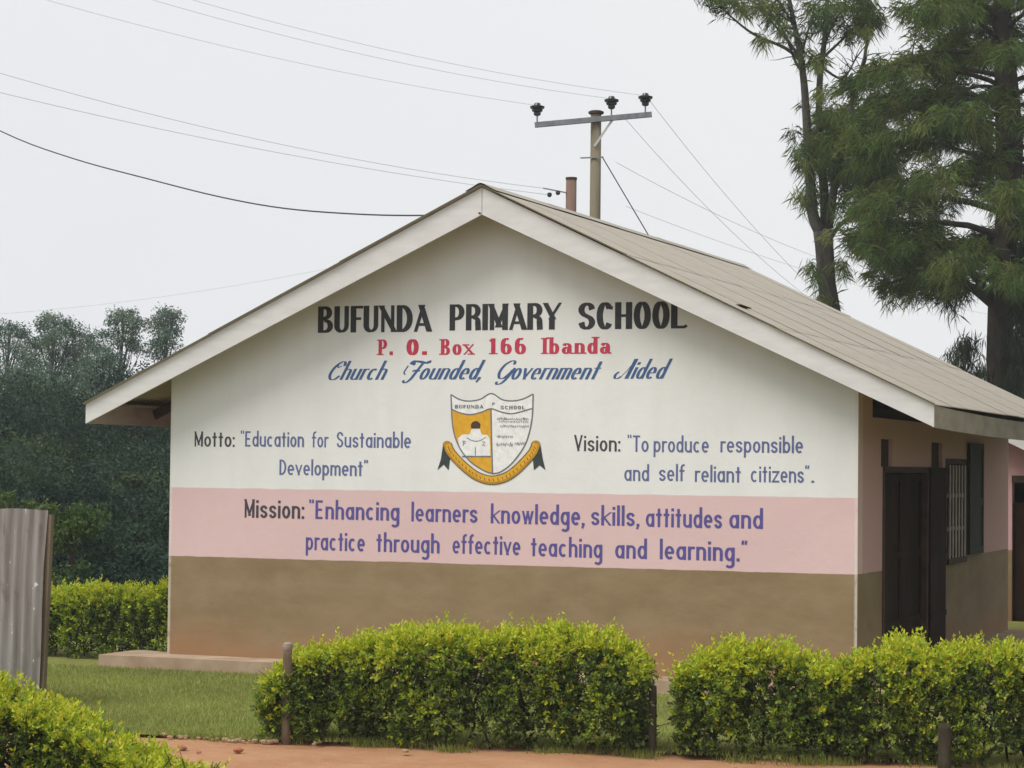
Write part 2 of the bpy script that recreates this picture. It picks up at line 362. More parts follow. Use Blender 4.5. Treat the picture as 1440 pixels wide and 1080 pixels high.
def hedge(origin, direction, length, depth, prof, label, n_sprig, group, base_z=GZ, yellow=1.0, leaf=.046, stems=True, seed=0, wob=.10, thin=1.0, name='hedge'):
    d = Vector((direction[0], direction[1], 0)).normalized(); nrm = Vector((d.y, -d.x, 0))       # nrm points to the camera side
    root = empty(name, (origin[0], origin[1], base_z), label, 'hedge', group)
    o = np.array([origin[0], origin[1], 0.]); dd = np.array(d); nn = np.array(nrm)
    ps, pz = zip(*prof); ps = np.array(ps); pz = np.array(pz)
    n = n_sprig
    s = rng.uniform(-.03, length+.03, n)
    face = rng.choice(4, n, p=[.41, .25, .09, .25])              # front, top, ends, inside
    H = np.interp(s, ps, pz)-base_z
    t = rng.uniform(0, 1, n); u = rng.uniform(0, 1, n)
    s = np.where(face == 2, np.where(u > .5, length, 0), s); H = np.interp(s, ps, pz)-base_z
    q = np.zeros(n); z = np.zeros(n); out = np.zeros((n, 3))
    dep = rng.exponential(.05, n)
    bulge = wave(s, t*H, 1, seed)*wob
    # front (camera side)
    m = face == 0; tt = t[m]**.8
    z[m] = tt*H[m]*.97; taper = np.where(tt > .8, (tt-.8)*.35, 0)+np.where(tt < .3, (.3-tt)*.15, 0)
    q[m] = depth/2+bulge[m]-dep[m]-taper; out[m] = nn*.8+np.array([0, 0, .35])
    m = face == 1; q[m] = (u[m]-.5)*depth*.9; z[m] = H[m]-dep[m]*.8+bulge[m]*.6-np.abs(u[m]-.5)**2*.15; out[m] = np.array([0, 0, 1.])
    m = face == 2; sgn = np.where(u[m] > .5, 1, -1); s[m] = np.where(sgn > 0, length-dep[m], dep[m])+sgn*bulge[m]
    q[m] = (rng.uniform(0, 1, m.sum())-.5)*depth*.9; z[m] = t[m]*H[m]*.95; out[m] = sgn[:, None]*dd*.9+np.array([0, 0, .3])
    m = face == 3; q[m] = (u[m]-.5)*depth*.9; z[m] = t[m]*H[m]*.95; out[m] = np.array([0, 0, .6])
    # thin out the bottom, more so in patches
    cl_ = wave(s*1.0, z+q*.8, 3.1, seed+7)+.6*wave(s, z-q, 6.3, seed+1)
    keep = rng.uniform(0, 1, n) < np.clip(z/(.30)+.30+.35*wave(s, z*2, .8, seed+3), .15 if thin else 1, 1)*np.clip(.62+.75*cl_, .10, 1)
    q = q+np.where(face == 0, cl_*.035, 0); z = z+np.where(face == 1, cl_*.03, 0)
    s, q, z, out, H, face, bulge = [a[keep] for a in (s, q, z, out, H, face, bulge)]; n = len(s)
    B = o+s[:, None]*dd+q[:, None]*nn+np.array([0, 0, 1])*(z+base_z)[:, None]
    D = norm(out+rng.normal(0, .45, (n, 3)))
    slen = rng.uniform(.05, .12, n); tall = (face == 1) & (rng.uniform(0, 1, n) < .16); slen[tall] *= 1.6
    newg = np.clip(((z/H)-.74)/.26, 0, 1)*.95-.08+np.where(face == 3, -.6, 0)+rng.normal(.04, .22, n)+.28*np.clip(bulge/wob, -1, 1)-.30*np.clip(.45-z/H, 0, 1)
    newg = newg*yellow
    K = 10; Vv = []; Ff = []; Tt = []; off = 0
    side = norm(np.cross(D, rng.normal(0, 1, (n, 3)))); side2 = np.cross(D, side)
    for k in range(K):
        f = (k+.5)/K; base = B+D*(slen*f)[:, None]
        ph = k*2.4; sd_ = side*math.cos(ph)+side2*math.sin(ph)
        A = norm(D*(.35+.5*f)+sd_*.9+rng.normal(0, .25, (n, 3))+np.array([0, 0, .1]))
        S = norm(np.cross(A, D+rng.normal(0, .3, (n, 3))))
        Ln = leaf*rng.uniform(.45, 1.35, n)*(1.1-.45*f); Wd = Ln*rng.uniform(.45, .62, n)
        v, fc = leaves(base, A, S, Ln, Wd)
        g = newg+.5*(f-.5)+rng.normal(0, .1, n)
        cN = PAL_NEW[rng.integers(0, 4, n)]; cM = PAL_MID[rng.integers(0, 4, n)]; cO = PAL_OLD[rng.integers(0, 4, n)]
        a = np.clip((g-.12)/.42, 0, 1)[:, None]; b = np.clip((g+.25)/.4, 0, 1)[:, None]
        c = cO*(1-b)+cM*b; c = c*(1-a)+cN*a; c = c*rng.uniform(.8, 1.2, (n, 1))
        Vv.append(v); Ff.append(fc+off); off += len(v); Tt.append(np.repeat(c, 4, 0))
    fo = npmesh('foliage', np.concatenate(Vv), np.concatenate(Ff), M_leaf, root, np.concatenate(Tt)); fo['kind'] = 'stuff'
    if stems:
        k = max(3, int(length/.16)); tw = MB()
        for i in range(k):
            ss = (i+.5)*length/k+rng.uniform(-.05, .05); qq = rng.uniform(-.1, .7)*depth*.45
            hh = np.interp(ss, ps, pz)-base_z
            p0 = Vector(o)+d*ss+nrm*qq+Vector((0, 0, base_z-.02)); pts = [p0]; p = p0.copy()
            for j in range(4):
                p = p+Vector((rng.normal(0, .035), rng.normal(0, .035), hh*.2)); pts.append(p.copy())
            MB().tube(pts, [.011, .010, .008, .006, .004], 6).build('stem', M_stem, root)
            for j in range(5):
                a = pts[rng.integers(1, 4)]; e = a+Vector((rng.normal(0, .12), rng.normal(0, .1), rng.uniform(.1, .28)))
                tw.tube([a, (a+e)/2+Vector((rng.normal(0, .015), 0, .01)), e], [.005, .004, .002], 4)
        t_ = tw.build('twigs', M_stem, root); t_['kind'] = 'stuff'
    return root
HG = 'clipped hedges in front of the gable wall'
hd = (3.0, .455)      # along the hedge row
def prof_from(origin, pts): return [(p[0]-origin[0], p[1]) for p in pts]
o1 = (3.90, -5.04)
hedge(o1, hd, 2.88, .62, prof_from(o1, [(3.85, .30), (4.0, .42), (4.15, .50), (4.5, .58), (4.97, .66), (5.5, .68), (6.0, .70), (6.5, .67), (6.72, .58), (6.9, .40)]),
      'longer clipped yellow-green hedge in the middle, between the grey wooden post and the gap', 9500, HG, seed=1)
o2 = (7.02, -4.52)
hedge(o2, hd, 1.10, .6, prof_from(o2, [(6.95, .42), (7.2, .56), (7.65, .64), (7.95, .58), (8.15, .49)]),
      'short rounded hedge bush just right of the gap, below the gable corner', 3800, HG, seed=5)
o3 = (8.10, -4.35)
hedge(o3, hd, 3.0, .66, prof_from(o3, [(8.05, .47), (8.35, .60), (8.65, .68), (8.85, .62), (9.1, .655), (9.6, .68), (10.5, .66), (11.2, .62)]),
      'hedge at the right edge, in front of the dark doors, with a stump below it', 10000, HG, seed=9)
# the bush in the near left corner
o4 = (2.55, -9.55)
hedge(o4, (2.45, .96), 2.86, .95, prof_from(o4, [(2.5, .56), (3.6, .62), (4.0, .56), (4.35, .46), (4.6, .34), (4.85, .20), (5.05, .08), (5.3, -.02)]),
      'large yellow-green bush in the near left corner, below the corrugated sheet', 11500, None, yellow=1.05, seed=13, name='bush', thin=0)
# the far hedge left of the building
o5 = (-4.2, .62)
hedge(o5, (1, 0), 4.4, .7, [(0, .50), (2.4, .53), (3.2, .59), (3.5, .57), (3.9, .66), (4.4, .64)],
      'hedge left of the building, behind the concrete apron, dark below and bright on top', 10500, None, seed=17, leaf=.046)

# posts and stump at the hedges
M_hpost = rough_mat('dark_post_wood', (.03, .026, .018), (.075, .065, .045), 9, .95, .1, (1, 1, .3), .8, 40)  # darker variant of the weathered post wood
def post(x, y, h, r, label, mat, seed, name='wooden_post', cat='post', lean=(0, 0)):
    root = empty(name, (x, y, GZ), label, cat)
    pts = [(x+lean[0]*t, y+lean[1]*t, GZ-.05+(h+.05)*t) for t in (0, .3, .6, .9, 1)]
    MB().tube(pts, [r*1.08, r, r*.97, r*.95, r*.9], 10).build('shaft', mat, root, True)
    return root
p = post(4.10, -5.33, .72, .038, 'weathered grey wooden post at the left end of the longer hedge', M_oldwood, 1)
MB().lathe((4.10, -5.33, GZ+.70), [(.036, 0), (.040, .02), (.036, .045), (.02, .055)], 10).build('cap', rough_mat('pale_post_top', (.24, .21, .17), (.36, .32, .27), 9), p)
post(6.86, -4.78, .50, .032, 'dark wooden post at the right end of the longer hedge, beside the gap', M_hpost, 2)
post(9.02, -4.70, .32, .048, 'thick dark stump standing under the right-hand hedge', M_hpost, 3, 'tree_stump', 'stump')

# ------------------------------------------------------------------ the school building
SL = .477; ZR = 4.708; XC = W/2; EO = .786; VO = .40; HB = ZR-SL*(XC+EO)     # slope, board top at the ridge, centre, overhangs
def roofz(x): return ZR-SL*abs(x-XC)
school = empty('school_building', (0, 0, 0), 'white, pink and brown gabled school block with painted lettering and a tan roof', 'building')
T = .2; wt = -.035
def gable(y0, y1): return MB().prism([(0, 0), (W, 0), (W, roofz(W)+wt), (XC, ZR+wt), (0, roofz(0)+wt)], 'y', y0, y1)
g = gable(0, T).build('gable_wall', M_gable, school); g['label'] = 'front gable wall, white over pink over brown, with the painted lettering'
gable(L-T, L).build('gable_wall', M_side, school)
# right-hand wall, with real openings
WT = 2.50
sw = MB()
def seg(y0, y1, z0, z1): sw.box(W-T, W, y0, y1, z0, z1)
seg(T, .6, 0, roofz(W)+wt-.002); seg(.6, 1.06, 0, 2.03); seg(3.25, 4.25, 0, 2.03); seg(4.25, 5.47, 0, .99); seg(5.47, L-T, 0, 2.13)
seg(.6, .98, 2.03, 2.30); seg(1.5, 3.46, 2.03, 2.30); seg(4.06, 4.25, 2.03, 2.30); seg(4.25, L-T, 2.13, 2.30); seg(.6, L-T, 2.30, WT)
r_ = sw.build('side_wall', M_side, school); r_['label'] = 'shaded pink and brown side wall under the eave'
MB().box(0, T, T, L-T, 0, WT).build('side_wall', M_side, school)
MB().box(T, W-T, T, L-T, -.02, .01).build('floor', M_concrete, school)
MB().box(W-T-.30, W-T-.26, T, L-T, 0.01, WT).build('dark_room_backing', M_dark, school)  # near-black sheet stands in for the shade of the room inside
# vents above the door
for y0, y1 in ((.98, 1.5), (3.46, 4.06)):
    MB().box(W-.10, W-.04, y0, y1, 2.03, 2.30).build('vent_panel', M_timber, school)
# double door, set back in its opening
df = empty('door', (W, 1.06, 0), None, None); df.parent = school
MB().box(W-.12, W+.012, 1.06, 1.13, 0, 2.03).box(W-.12, W+.012, 3.18, 3.25, 0, 2.03).box(W-.12, W+.012, 1.13, 3.18, 1.97, 2.03).build('door_frame', M_timber, df)
for a, b in ((1.14, 2.15), (2.17, 3.17)):
    MB().box(W-.085, W-.06, a, b, .02, 1.96).build('door_leaf', M_door, df)
    rl = MB()
    for z in (.02, .42, 1.10, 1.88): rl.box(W-.06, W-.04, a, b, z, z+.07)
    rl.box(W-.06, W-.042, a, a+.06, .02, 1.96).box(W-.06, W-.042, b-.06, b, .02, 1.96)
    rl.build('door_rail', M_door, df)
od = MB().box(W+.004, W+.030, 3.30, 4.14, .03, 2.03); [od.box(W+.030, W+.040, 3.30, 4.14, z, z+.06) for z in (.04, .42, 1.10, 1.96)]
o_ = od.build('door_leaf', M_door, school); o_['label'] = 'dark door leaf folded back flat against the side wall'
# window with vertical bars, its shutter folded back
wn = empty('window', (W, 4.25, .99), None, None); wn.parent = school
MB().box(W-.14, W+.01, 4.25, 4.31, .99, 2.13).box(W-.14, W+.01, 5.41, 5.47, .99, 2.13).box(W-.14, W+.01, 4.31, 5.41, 2.07, 2.13).box(W-.14, W+.03, 4.31, 5.41, .96, 1.02).build('window_frame', M_timber, wn)
for i in range(6):
    y = 4.42+i*.18; MB().box(W+.012, W+.024, y-.03, y+.03, 1.025, 2.06).build('window_bar', M_bar, wn)
for z in (1.35, 1.72): MB().box(W-.002, W+.010, 4.31, 5.41, z-.02, z+.02).build('window_crossbar', M_bar, wn)
sh = MB().box(W+.004, W+.03, 5.52, 6.42, 1.03, 2.32)
for y in (5.52, 6.34): sh.box(W+.03, W+.042, y, y+.08, 1.03, 2.32)
for z in (1.03, 1.6, 2.24): sh.box(W+.03, W+.040, 5.60, 6.34, z, z+.08)
sh.build('shutter', M_shutter, school)
# wall plate, rafters, purlins
for x0 in (0.05, W-.15): MB().box(x0, x0+.1, .62 if x0 > 1 else T+.002, L-T-.002, WT+.001, WT+.09).build('wall_plate', M_timber, school)
ry = np.linspace(.95, L-.45, 8)
for y in ry:
    for sgn in (-1, 1):
        xe = XC+sgn*(XC+EO-.04)
        a = (XC, y, ZR-.10); b = (xe, y, roofz(xe)-.10)
        MB().beam(a, b, .05, .10).build('rafter', M_timber, school)
for sgn in (-1, 1):
    for t in (.12, .42, .72, .97):
        x = XC+sgn*(XC+EO)*t
        MB().beam((x, -VO+.03, roofz(x)-.032), (x, L+VO-.03, roofz(x)-.032), .05, .035).build('purlin', M_timber, school)
# barge boards: plumb cut, two lengths meeting at the ridge
def barge(y, sgn, name='barge_board'):
    xe = XC+sgn*(XC+EO); h0, h1 = .264, .204
    MB().prism([(XC+sgn*.003, ZR), (xe, HB), (xe, HB-h1), (XC+sgn*.003, ZR-h0)], 'y', y, y+.025).build(name, M_board, school)
for y in (-VO, L+VO-.025):
    for sgn in (-1, 1): barge(y, sgn)
# fascia boards along the eaves; the right one sags a little between its fixings
for sgn in (-1, 1):
    x = XC+sgn*(XC+EO); mb = MB(); n = 26; v = []; f = []
    for i in range(n+1):
        t = i/n; y = -VO+.026+(L+2*VO-.052)*t; dz = -.045*math.sin(math.pi*min(1, t*1.0))**.8 if sgn > 0 else 0
        xi, xo = x-sgn*.025, x
        v += [(xi, y, HB-.204+dz), (xo, y, HB-.204+dz), (xo, y, HB-.004+dz), (xi, y, HB-.004+dz)]
    for i in range(n):
        for k in range(4): f.append((i*4+k, i*4+(k+1) % 4, i*4+4+(k+1) % 4, i*4+4+k))
    f += [(0, 1, 2, 3), (n*4+3, n*4+2, n*4+1, n*4)]
    mb.add(v, f).build('fascia_board', M_fascia, school)
# roof: corrugated sheets, three courses a side, each sheet an object
PITCH_C, AMP, SWd, NS = .0762, .008, .762, 12
slope_len = math.hypot(XC+EO-.01, SL*(XC+EO-.01)); course = slope_len/3+.04
def sheet_mesh():
    me = bpy.data.meshes.new('roof_sheet'); v = []; f = []; k = 6; n = 10*k+3
    for j in range(2):
        for i in range(n+1):
            a = i/k*PITCH_C; v.append((j*course, a-.02, AMP*math.cos(2*math.pi*i/k)))
    for i in range(n): f.append((i, n+1+i, n+2+i, i+1))
    me.from_pydata(v, [], f); me.polygons.foreach_set('use_smooth', [True]*len(f)); me.materials.append(M_roof); return me
SM = sheet_mesh()
ang = math.atan(SL)
tot = L+2*VO+.05; step = tot/NS
for sgn in (-1, 1):
    for cidx in range(3):
        for i in range(NS):
            o = link('roof_sheet', SM, school)
            s0 = cidx*(slope_len/3-.005)
            lift = .008+.007*(2-cidx)+.0016*(i % 2)+random.uniform(-.001, .001)
            px = XC+sgn*(s0*math.cos(ang)); pz = ZR-s0*math.sin(ang)+lift
            py = -VO-.025+i*step
            o.location = (px, py, pz)
            if sgn > 0: o.rotation_euler = (0, ang+random.uniform(-.0012, .0012), random.uniform(-.001, .001))
            else:
                o.rotation_euler = (0, -ang, 0); o.scale = (-1, 1, 1)
for i in range(5):
    y0 = -VO-.05+i*(tot+.05)/5; y1 = y0+(tot+.05)/5+.04
    v = []; prof = [(-.16, -.070), (-.08, -.030), (-.03, 0), (0, .008), (.03, 0), (.08, -.030), (.16, -.070)]
    dz = .036+.003*(i % 2)
    for y in (y0, y1): v += [(XC+a, y, ZR+dz+b) for a, b in prof]
    n = len(prof)
    MB().add(v, [(k, k+1, n+k+1, n+k) for k in range(n-1)]).build('ridge_cap', M_roof, school)
# small rusted patch near the right verge
x = 6.15
rp = MB().beam((x, -.06, roofz(x)+.035), (x+.05, .14, roofz(x+.05)+.035), .06, .006).build('rust_patch', M_rust, school)
# concrete apron
MB().box(-.55, W+.45, -.45, -.002, -.20, 0).build('apron', M_concrete, school)
MB().box(-.55, -.002, 0, .45, -.20, -.002).build('apron', M_concrete, school); MB().box(W+.002, W+.45, 0, L, -.20, -.004).build('apron', M_concrete, school)

# ------------------------------------------------------------------ painted lettering: strokes laid on the plaster
class Pen:
    """draws strokes as thin ribbons of paint; thickness depends on the stroke's direction like a flat brush"""
    def __init__(s, tv, th): s.tv, s.th = tv, th; s.st = []
    def line(s, pts, k=1.0): s.st.append((np.array(pts, float), False, k))
    def stem(s, x0, y0, x1, y1, k=1.0): s.st.append((np.array([(x0, y0), (x1, y1)], float), True, k))
def arc(cx, cy, rx, ry, a0, a1, n=14):
    t = np.radians(np.linspace(a0, a1, n)); return [(cx+rx*math.cos(a), cy+ry*math.sin(a)) for a in t]
def spline(P, n=6):
    P = [np.array(p, float) for p in P]; Q = [2*P[0]-P[1]]+P+[2*P[-1]-P[-2]]; out = []
    for i in range(1, len(Q)-2):
        for k in range(n):
            t = k/n; a, b, c, d = Q[i-1:i+3]
            out.append(tuple(.5*((2*b)+(c-a)*t+(2*a-5*b+4*c-d)*t*t+(3*b-a-3*c+d)*t**3)))
    return out+[tuple(P[-1])]
S_PTS = [(1, .77), (.85, .93), (.5, 1), (.15, .92), (.0, .75), (.18, .59), (.5, .5), (.82, .41), (1, .25), (.85, .08), (.5, 0), (.15, .07), (0, .24)]
def glyph(ch, P, X, w, serif=False, script=False):
    """adds strokes of one character at x=0 on baseline 0 with cap height 1; returns its advance width (without spacing)"""
    t, h = P.tv, P.th; x0 = t/2; x1 = x0+w; r = w/2; c = x0+r
    y0, y1 = h/2, X-h/2; ym, ry = (y0+y1)/2, (y1-y0)/2; Y1 = 1-h/2; D = -.30; ra = min(r, ry)
    sf = lambda x, y: P.line([(x-t*1.0, y), (x+t*1.0, y)], .9) if serif else None
    if ch in 'oO0' and ch == 'o': P.line(arc(c, ym, r, ry, 90, 450, 30))
    elif ch == 'c': P.line(arc(c, ym, r, ry, 48, 312, 22))
    elif ch == 'e': P.line(arc(c, ym, r, ry, 0, 312, 26)); P.line([(x0, ym), (x1+t*.3, ym)])
    elif ch == 'a' and serif:
        P.line([(x0+.02, y1-.12), (x0+.06, y1-.02)]+arc(c-.02, y1-r*.9, r, r*.9, 110, 0, 10)+[(x1-.02, y0)]); P.line(arc(c-.04, y0+.17, r*.85, .17, 60, 400, 20)); P.line([(x1, h/2), (x1+t*.8, h/2)])
    elif ch == 'a': P.line(arc(c, ym, r, ry, 90, 450, 30)); P.stem(x1, 0, x1, X)
    elif ch == 'd': P.line(arc(c, ym, r, ry, 90, 450, 30)); P.stem(x1, 0, x1, 1.04); sf(x1, 1.0)
    elif ch == 'b': P.line(arc(c, ym, r, ry, 90, 450, 30)); P.stem(x0, 0, x0, 1.04); sf(x0-t*.4, 1.0)
    elif ch == 'p': P.line(arc(c, ym, r, ry, 90, 450, 30)); P.stem(x0, D, x0, X)
    elif ch == 'g': P.line(arc(c, ym, r, ry, 90, 450, 30)); P.line([(x1, X), (x1, D+ra*.9)]+arc(c, D+ra*.9, r, ra*.85, 0, -150, 12)[1:])
    elif ch in 'nh':
        P.stem(x0, 0, x0, 1.04 if ch == 'h' else X); P.line(arc(c, y1-ra, r, ra, 175, 0, 14)+[(x1, y1-ra-.01), (x1, 0)])
        sf(x0, h/2); sf(x1, h/2)
    elif ch == 'm':
        q = w*.86/2
        P.stem(x0, 0, x0, X)
        for k in (0, 1): P.line(arc(x0+q+2*q*k, y1-q, q, q, 175, 0, 12)+[(x0+2*q*(k+1), y1-q-.01), (x0+2*q*(k+1), 0)])
        return x0+4*q+t/2
    elif ch == 'r': P.stem(x0, 0, x0, X); P.line(arc(x0+r*.95, y1-ra, r*.95, ra, 175, 52, 10)); return x0+w*.72
    elif ch == 'u': P.line([(x0, X), (x0, y0+ra)]+arc(c, y0+ra, r, ra, 180, 360, 14)[1:]); P.stem(x1, 0, x1, X)
    elif ch == 'i': P.stem(x0, 0, x0, X); P.stem(x0, X+.13, x0, X+.13+max(t, .13)); return 2*x0
    elif ch == 'l': P.stem(x0, 0, x0, 1.04); return 2*x0
    elif ch == 'I': P.stem(x0, 0, x0, 1); sf(x0, h/2); sf(x0, 1-h/2); return 2*x0
    elif ch == 't': P.stem(x0+.09, 0, x0+.09, .93); P.line([(0, y1), (x0+.24, y1)]); return x0+.26
    elif ch == 'f': P.line([(x0+.07, 0), (x0+.07, Y1-.14)]+arc(x0+.07+.14, Y1-.13, .14, .16, 175, 70, 8)); P.line([(0, y1), (x0+.25, y1)]); return x0+.27
    elif ch == 'k': P.stem(x0, 0, x0, 1.04); P.stem(x0+.02, X*.42, x1, X); P.stem(x1, 0, x0+w*.38, X*.62); return x1+t/2
    elif ch == 's':
        ww = w*.86; P.line(spline([(x0+ww*a, y0+(y1-y0)*b) for a, b in S_PTS])); return x0+ww+t/2
    elif ch == 'v': P.stem(x0, X, c, 0); P.stem(c, 0, x1, X, .8)
    elif ch == 'w':
        q = w*.36
        for k in range(4): P.stem(x0+q*k, X if k % 2 == 0 else 0, x0+q*(k+1), 0 if k % 2 == 0 else X, .85)
        return x0+4*q+t/2
    elif ch == 'x': P.stem(x0, X, x1, 0); P.stem(x0, 0, x1, X, .6); sf(x0, X-h/2); sf(x1, h/2)
    elif ch == 'z': P.line([(0, y1), (x1+t/2, y1)]); P.stem(x0, 0, x1, X); P.line([(0, y0), (x1+t/2, y0)])
    elif ch == ',': P.stem(x0, 0, x0, .12); P.line([(x0+.02, .06), (x0-.05, -.15)], .7); return 2*x0
    elif ch == '.': P.stem(x0, 0, x0, max(t, .13)); return 2*x0
    elif ch == ':': P.stem(x0, 0, x0, .14); P.stem(x0, X-.18, x0, X-.04); return 2*x0
    elif ch in '\u201c\u201d':
        for k in (0, 1): P.line([(x0+k*.15, 1.04), (x0+k*.15+(-.03 if ch == '\u201d' else .02), .84)], .75)
        return x0+.15+t/2
    elif ch == 'E':
        P.stem(x0, 0, x0, 1)
        for y, e in ((h/2, 1), (.5, .88), (Y1, 1)): P.line([(x0, y), (x0+w*e, y)])
    elif ch == 'D': P.stem(x0, 0, x0, 1); P.line([(x0, Y1), (x0+w*.25, Y1)]+arc(x0+w*.25, .5, w*.8, .5-h/2, 88, -88, 22)+[(x0+w*.25, h/2), (x0, h/2)]); return x0+w*1.05+t/2
    elif ch == 'S': P.line(spline([(x0+w*a, h/2+(1-h)*b) for a, b in S_PTS]))
    elif ch == 'V': P.stem(x0, 1, x0+w*.55, 0); P.stem(x0+w*.55, 0, x0+w*1.1, 1, .85); return x0+w*1.1+t/2
    elif ch == 'T': P.line([(0, Y1), (x0+w+t/2, Y1)]); P.stem(c, 0, c, 1)
    elif ch == 'M':
        e = w*1.35; P.stem(x0, 0, x0, 1, .8); P.stem(x0, 1, x0+e/2, .1); P.stem(x0+e/2, .1, x0+e, 1, .8); P.stem(x0+e, 0, x0+e, 1); return x0+e+t/2
    elif ch == 'B':
        P.stem(x0, 0, x0, 1); P.line([(x0, Y1), (x0+w*.4, Y1)]+arc(x0+w*.4, .755, w*.5, .245-h/2, 88, -88, 14)+[(x0, .51)])
        P.line([(x0, .51), (x0+w*.45, .51)]+arc(x0+w*.45, .255, w*.56, .255-h/2, 88, -88, 14)+[(x0, h/2)])
        if serif: sf(x0, h/2); sf(x0, Y1)
    elif ch == 'U': P.line([(x0, 1), (x0, h/2+.22)]+arc(c, h/2+.22, r, .22, 180, 270, 10)[1:]); P.line(arc(c, h/2+.22, r, .22, 270, 360, 10)+[(x1, 1)], .8)
    elif ch == 'F' and not script: P.stem(x0, 0, x0, 1); P.line([(x0, Y1), (x0+w, Y1)]); P.line([(x0, .52), (x0+w*.8, .52)]); return x0+w*.92
    elif ch == 'N': P.stem(x0, 0, x0, 1, .6); P.stem(x0, 1, x1, 0, 1.05); P.stem(x1, 0, x1, 1, .6)
    elif ch == 'A' and not script: P.stem(x0, 0, c+.02, 1, .62); P.stem(c+.02, 1, x1+.06, 0, 1.05); P.line([(x0+.08, .27), (x1-.04, .27)]); return x1+.06+t/2
    elif ch == 'P':
        P.stem(x0, 0, x0, 1); P.line([(x0, Y1), (x0+w*.4, Y1)]+arc(x0+w*.4, .70, w*.58, .30-h/2, 88, -88, 16)+[(x0, .41)])
        sf(x0, h/2); sf(x0, Y1)
    elif ch == 'R':
        P.stem(x0, 0, x0, 1); P.line([(x0, Y1), (x0+w*.4, Y1)]+arc(x0+w*.4, .735, w*.55, .265-h/2, 88, -88, 16)+[(x0, .485)])
        P.line([(x0+w*.45, .49)]+arc(x0+w*.45, .33, w*.5, .155, 80, 0, 8)+[(x1, 0)])
    elif ch == 'Y': P.stem(x0, 1, c, .38, 1.0); P.stem(c, .38, x1+.05, 1, .6); P.stem(c, 0, c, .45); return x1+.05+t/2
    elif ch == 'C' and not script: P.line(arc(c, .5, r, .5-h/2, 38, 322, 30)); P.line([(x1-.02, .74), (x1-.0, .86)], .8)
    elif ch == 'H': P.stem(x0, 0, x0, 1); P.stem(x1, 0, x1, 1); P.line([(x0, .5), (x1, .5)])
    elif ch == 'O': P.line(arc(c, .5, r, .5-h/2, 90, 450, 36))
    elif ch == 'L': P.stem(x0, 0, x0, 1); P.line([(x0, h/2), (x1, h/2)]); P.line([(x1-.01, h/2), (x1+.05, .12)], .6)
    elif ch == '1': P.stem(x0+.13, 0, x0+.13, 1); P.line([(x0-.06, .82), (x0+.13, .95)]); sf(x0+.13, h/2); return x0+.13+t
    elif ch == '6': P.line(arc(c, .32, r, .32-h/2, 90, 450, 26)); P.line([(x0, .32), (x0, .6)]+arc(x0+r*1.1, .62, r*1.1, .38-h/2, 175, 60, 12))
    # script capitals
    elif ch == 'C': P.line(spline([(.52, .76), (.47, .95), (.32, .98), (.12, .75), (.03, .35), (.14, .05), (.34, .02), (.52, .22)])); P.line(spline([(.32, .98), (.20, .82), (.26, .68), (.38, .75)]), .6); return .54
    elif ch == 'F': P.line(spline([(.02, .80), (.10, .97), (.35, .96), (.62, .90), (.84, .98)]), 2.2); P.line(spline([(.50, .86), (.40, .45), (.28, -.02), (.10, -.18), (-.02, -.05)])); P.line(spline([(.20, .45), (.36, .50), (.54, .46)]), 1.4); P.line(spline([(-.12, .75), (-.16, .40), (-.05, .25)]), .5); return .58
    elif ch == 'G': P.line(spline([(.56, .80), (.50, .97), (.34, .98), (.12, .76), (.04, .38), (.16, .08), (.36, .08), (.54, .34), (.60, .50)])); P.line(spline([(.66, .62), (.56, .20), (.40, -.16), (.20, -.26), (.10, -.12)])); return .62
    elif ch == 'A': P.line(spline([(.12, .36), (.02, .22), (.06, .04), (.2, .02), (.32, .12)]), .9); P.stem(.60, 0, .62, 1.04, 1.3); P.line(spline([(.32, .12), (.48, .5), (.62, 1.02)]), .25); return .72
    else: return w*.6
    return x1+t/2
def letter_mesh(text, X, w, tv, th, space, serif, script, slant):
    V, F = [], []; cur = 0; order = 0
    for ch in text:
        P = Pen(tv, th); adv = glyph(ch, P, X, w, serif, script)
        for pts, ext, k in P.st:
            if ext:
                d = pts[-1]-pts[0]; d = d/np.linalg.norm(d); ylo, yhi = pts[:, 1].min(), pts[:, 1].max()
                pts = np.array([pts[0]-d*tv, pts[-1]+d*tv])
            d = np.gradient(pts, axis=0); d = d/np.maximum(np.linalg.norm(d, axis=1, keepdims=True), 1e-9)
            hw = (th+(tv-th)*np.abs(d[:, 1])**1.3)*.5*k
            nrm = np.stack([-d[:, 1], d[:, 0]], 1)*hw[:, None]
            a, b = pts+nrm, pts-nrm
            if ext: a[:, 1] = np.clip(a[:, 1], ylo, yhi); b[:, 1] = np.clip(b[:, 1], ylo, yhi)
            base = len(V); order += 1
            for i in range(len(pts)):
                for q in (a[i], b[i]): V.append((q[0]+cur+slant*q[1], q[1], order*.00012))
            for i in range(len(pts)-1): F.append((base+2*i, base+2*i+1, base+2*i+3, base+2*i+2))
        cur += adv+space
    return V, F
def word(text, x0, x1, z, cap, mat, X=.68, w=.34, tv=.13, th=.12, space=.10, serif=False, script=False, slant=0.0, tilt=0.0):
    V, F = letter_mesh(text, X, w, tv, th, space, serif, script, slant)
    a = np.array(V); lo, hi = a[:, 0].min(), a[:, 0].max(); sx = (x1-x0)/(hi-lo)
    mb = MB(); jx = rng.normal(0, .002)
    mb.add([(x0+(q[0]-lo)*sx, -.0015-q[2], z+q[1]*cap+tilt*(q[0]-lo)*sx+jx) for q in V], F)
    o = mb.build('painted_word', mat, g_letters)
    o['label'] = 'word painted on the gable wall: '+text if text != '.' else 'full stop painted after the word citizens'
    return o
g_letters = empty('lettering', (0, 0, 0), None, None); g_letters.parent = school
hk = dict(w=.40, tv=.235, th=.10, space=.05)
word('BUFUNDA', 1.693, 2.966, 3.332, .27, P_black, **hk)
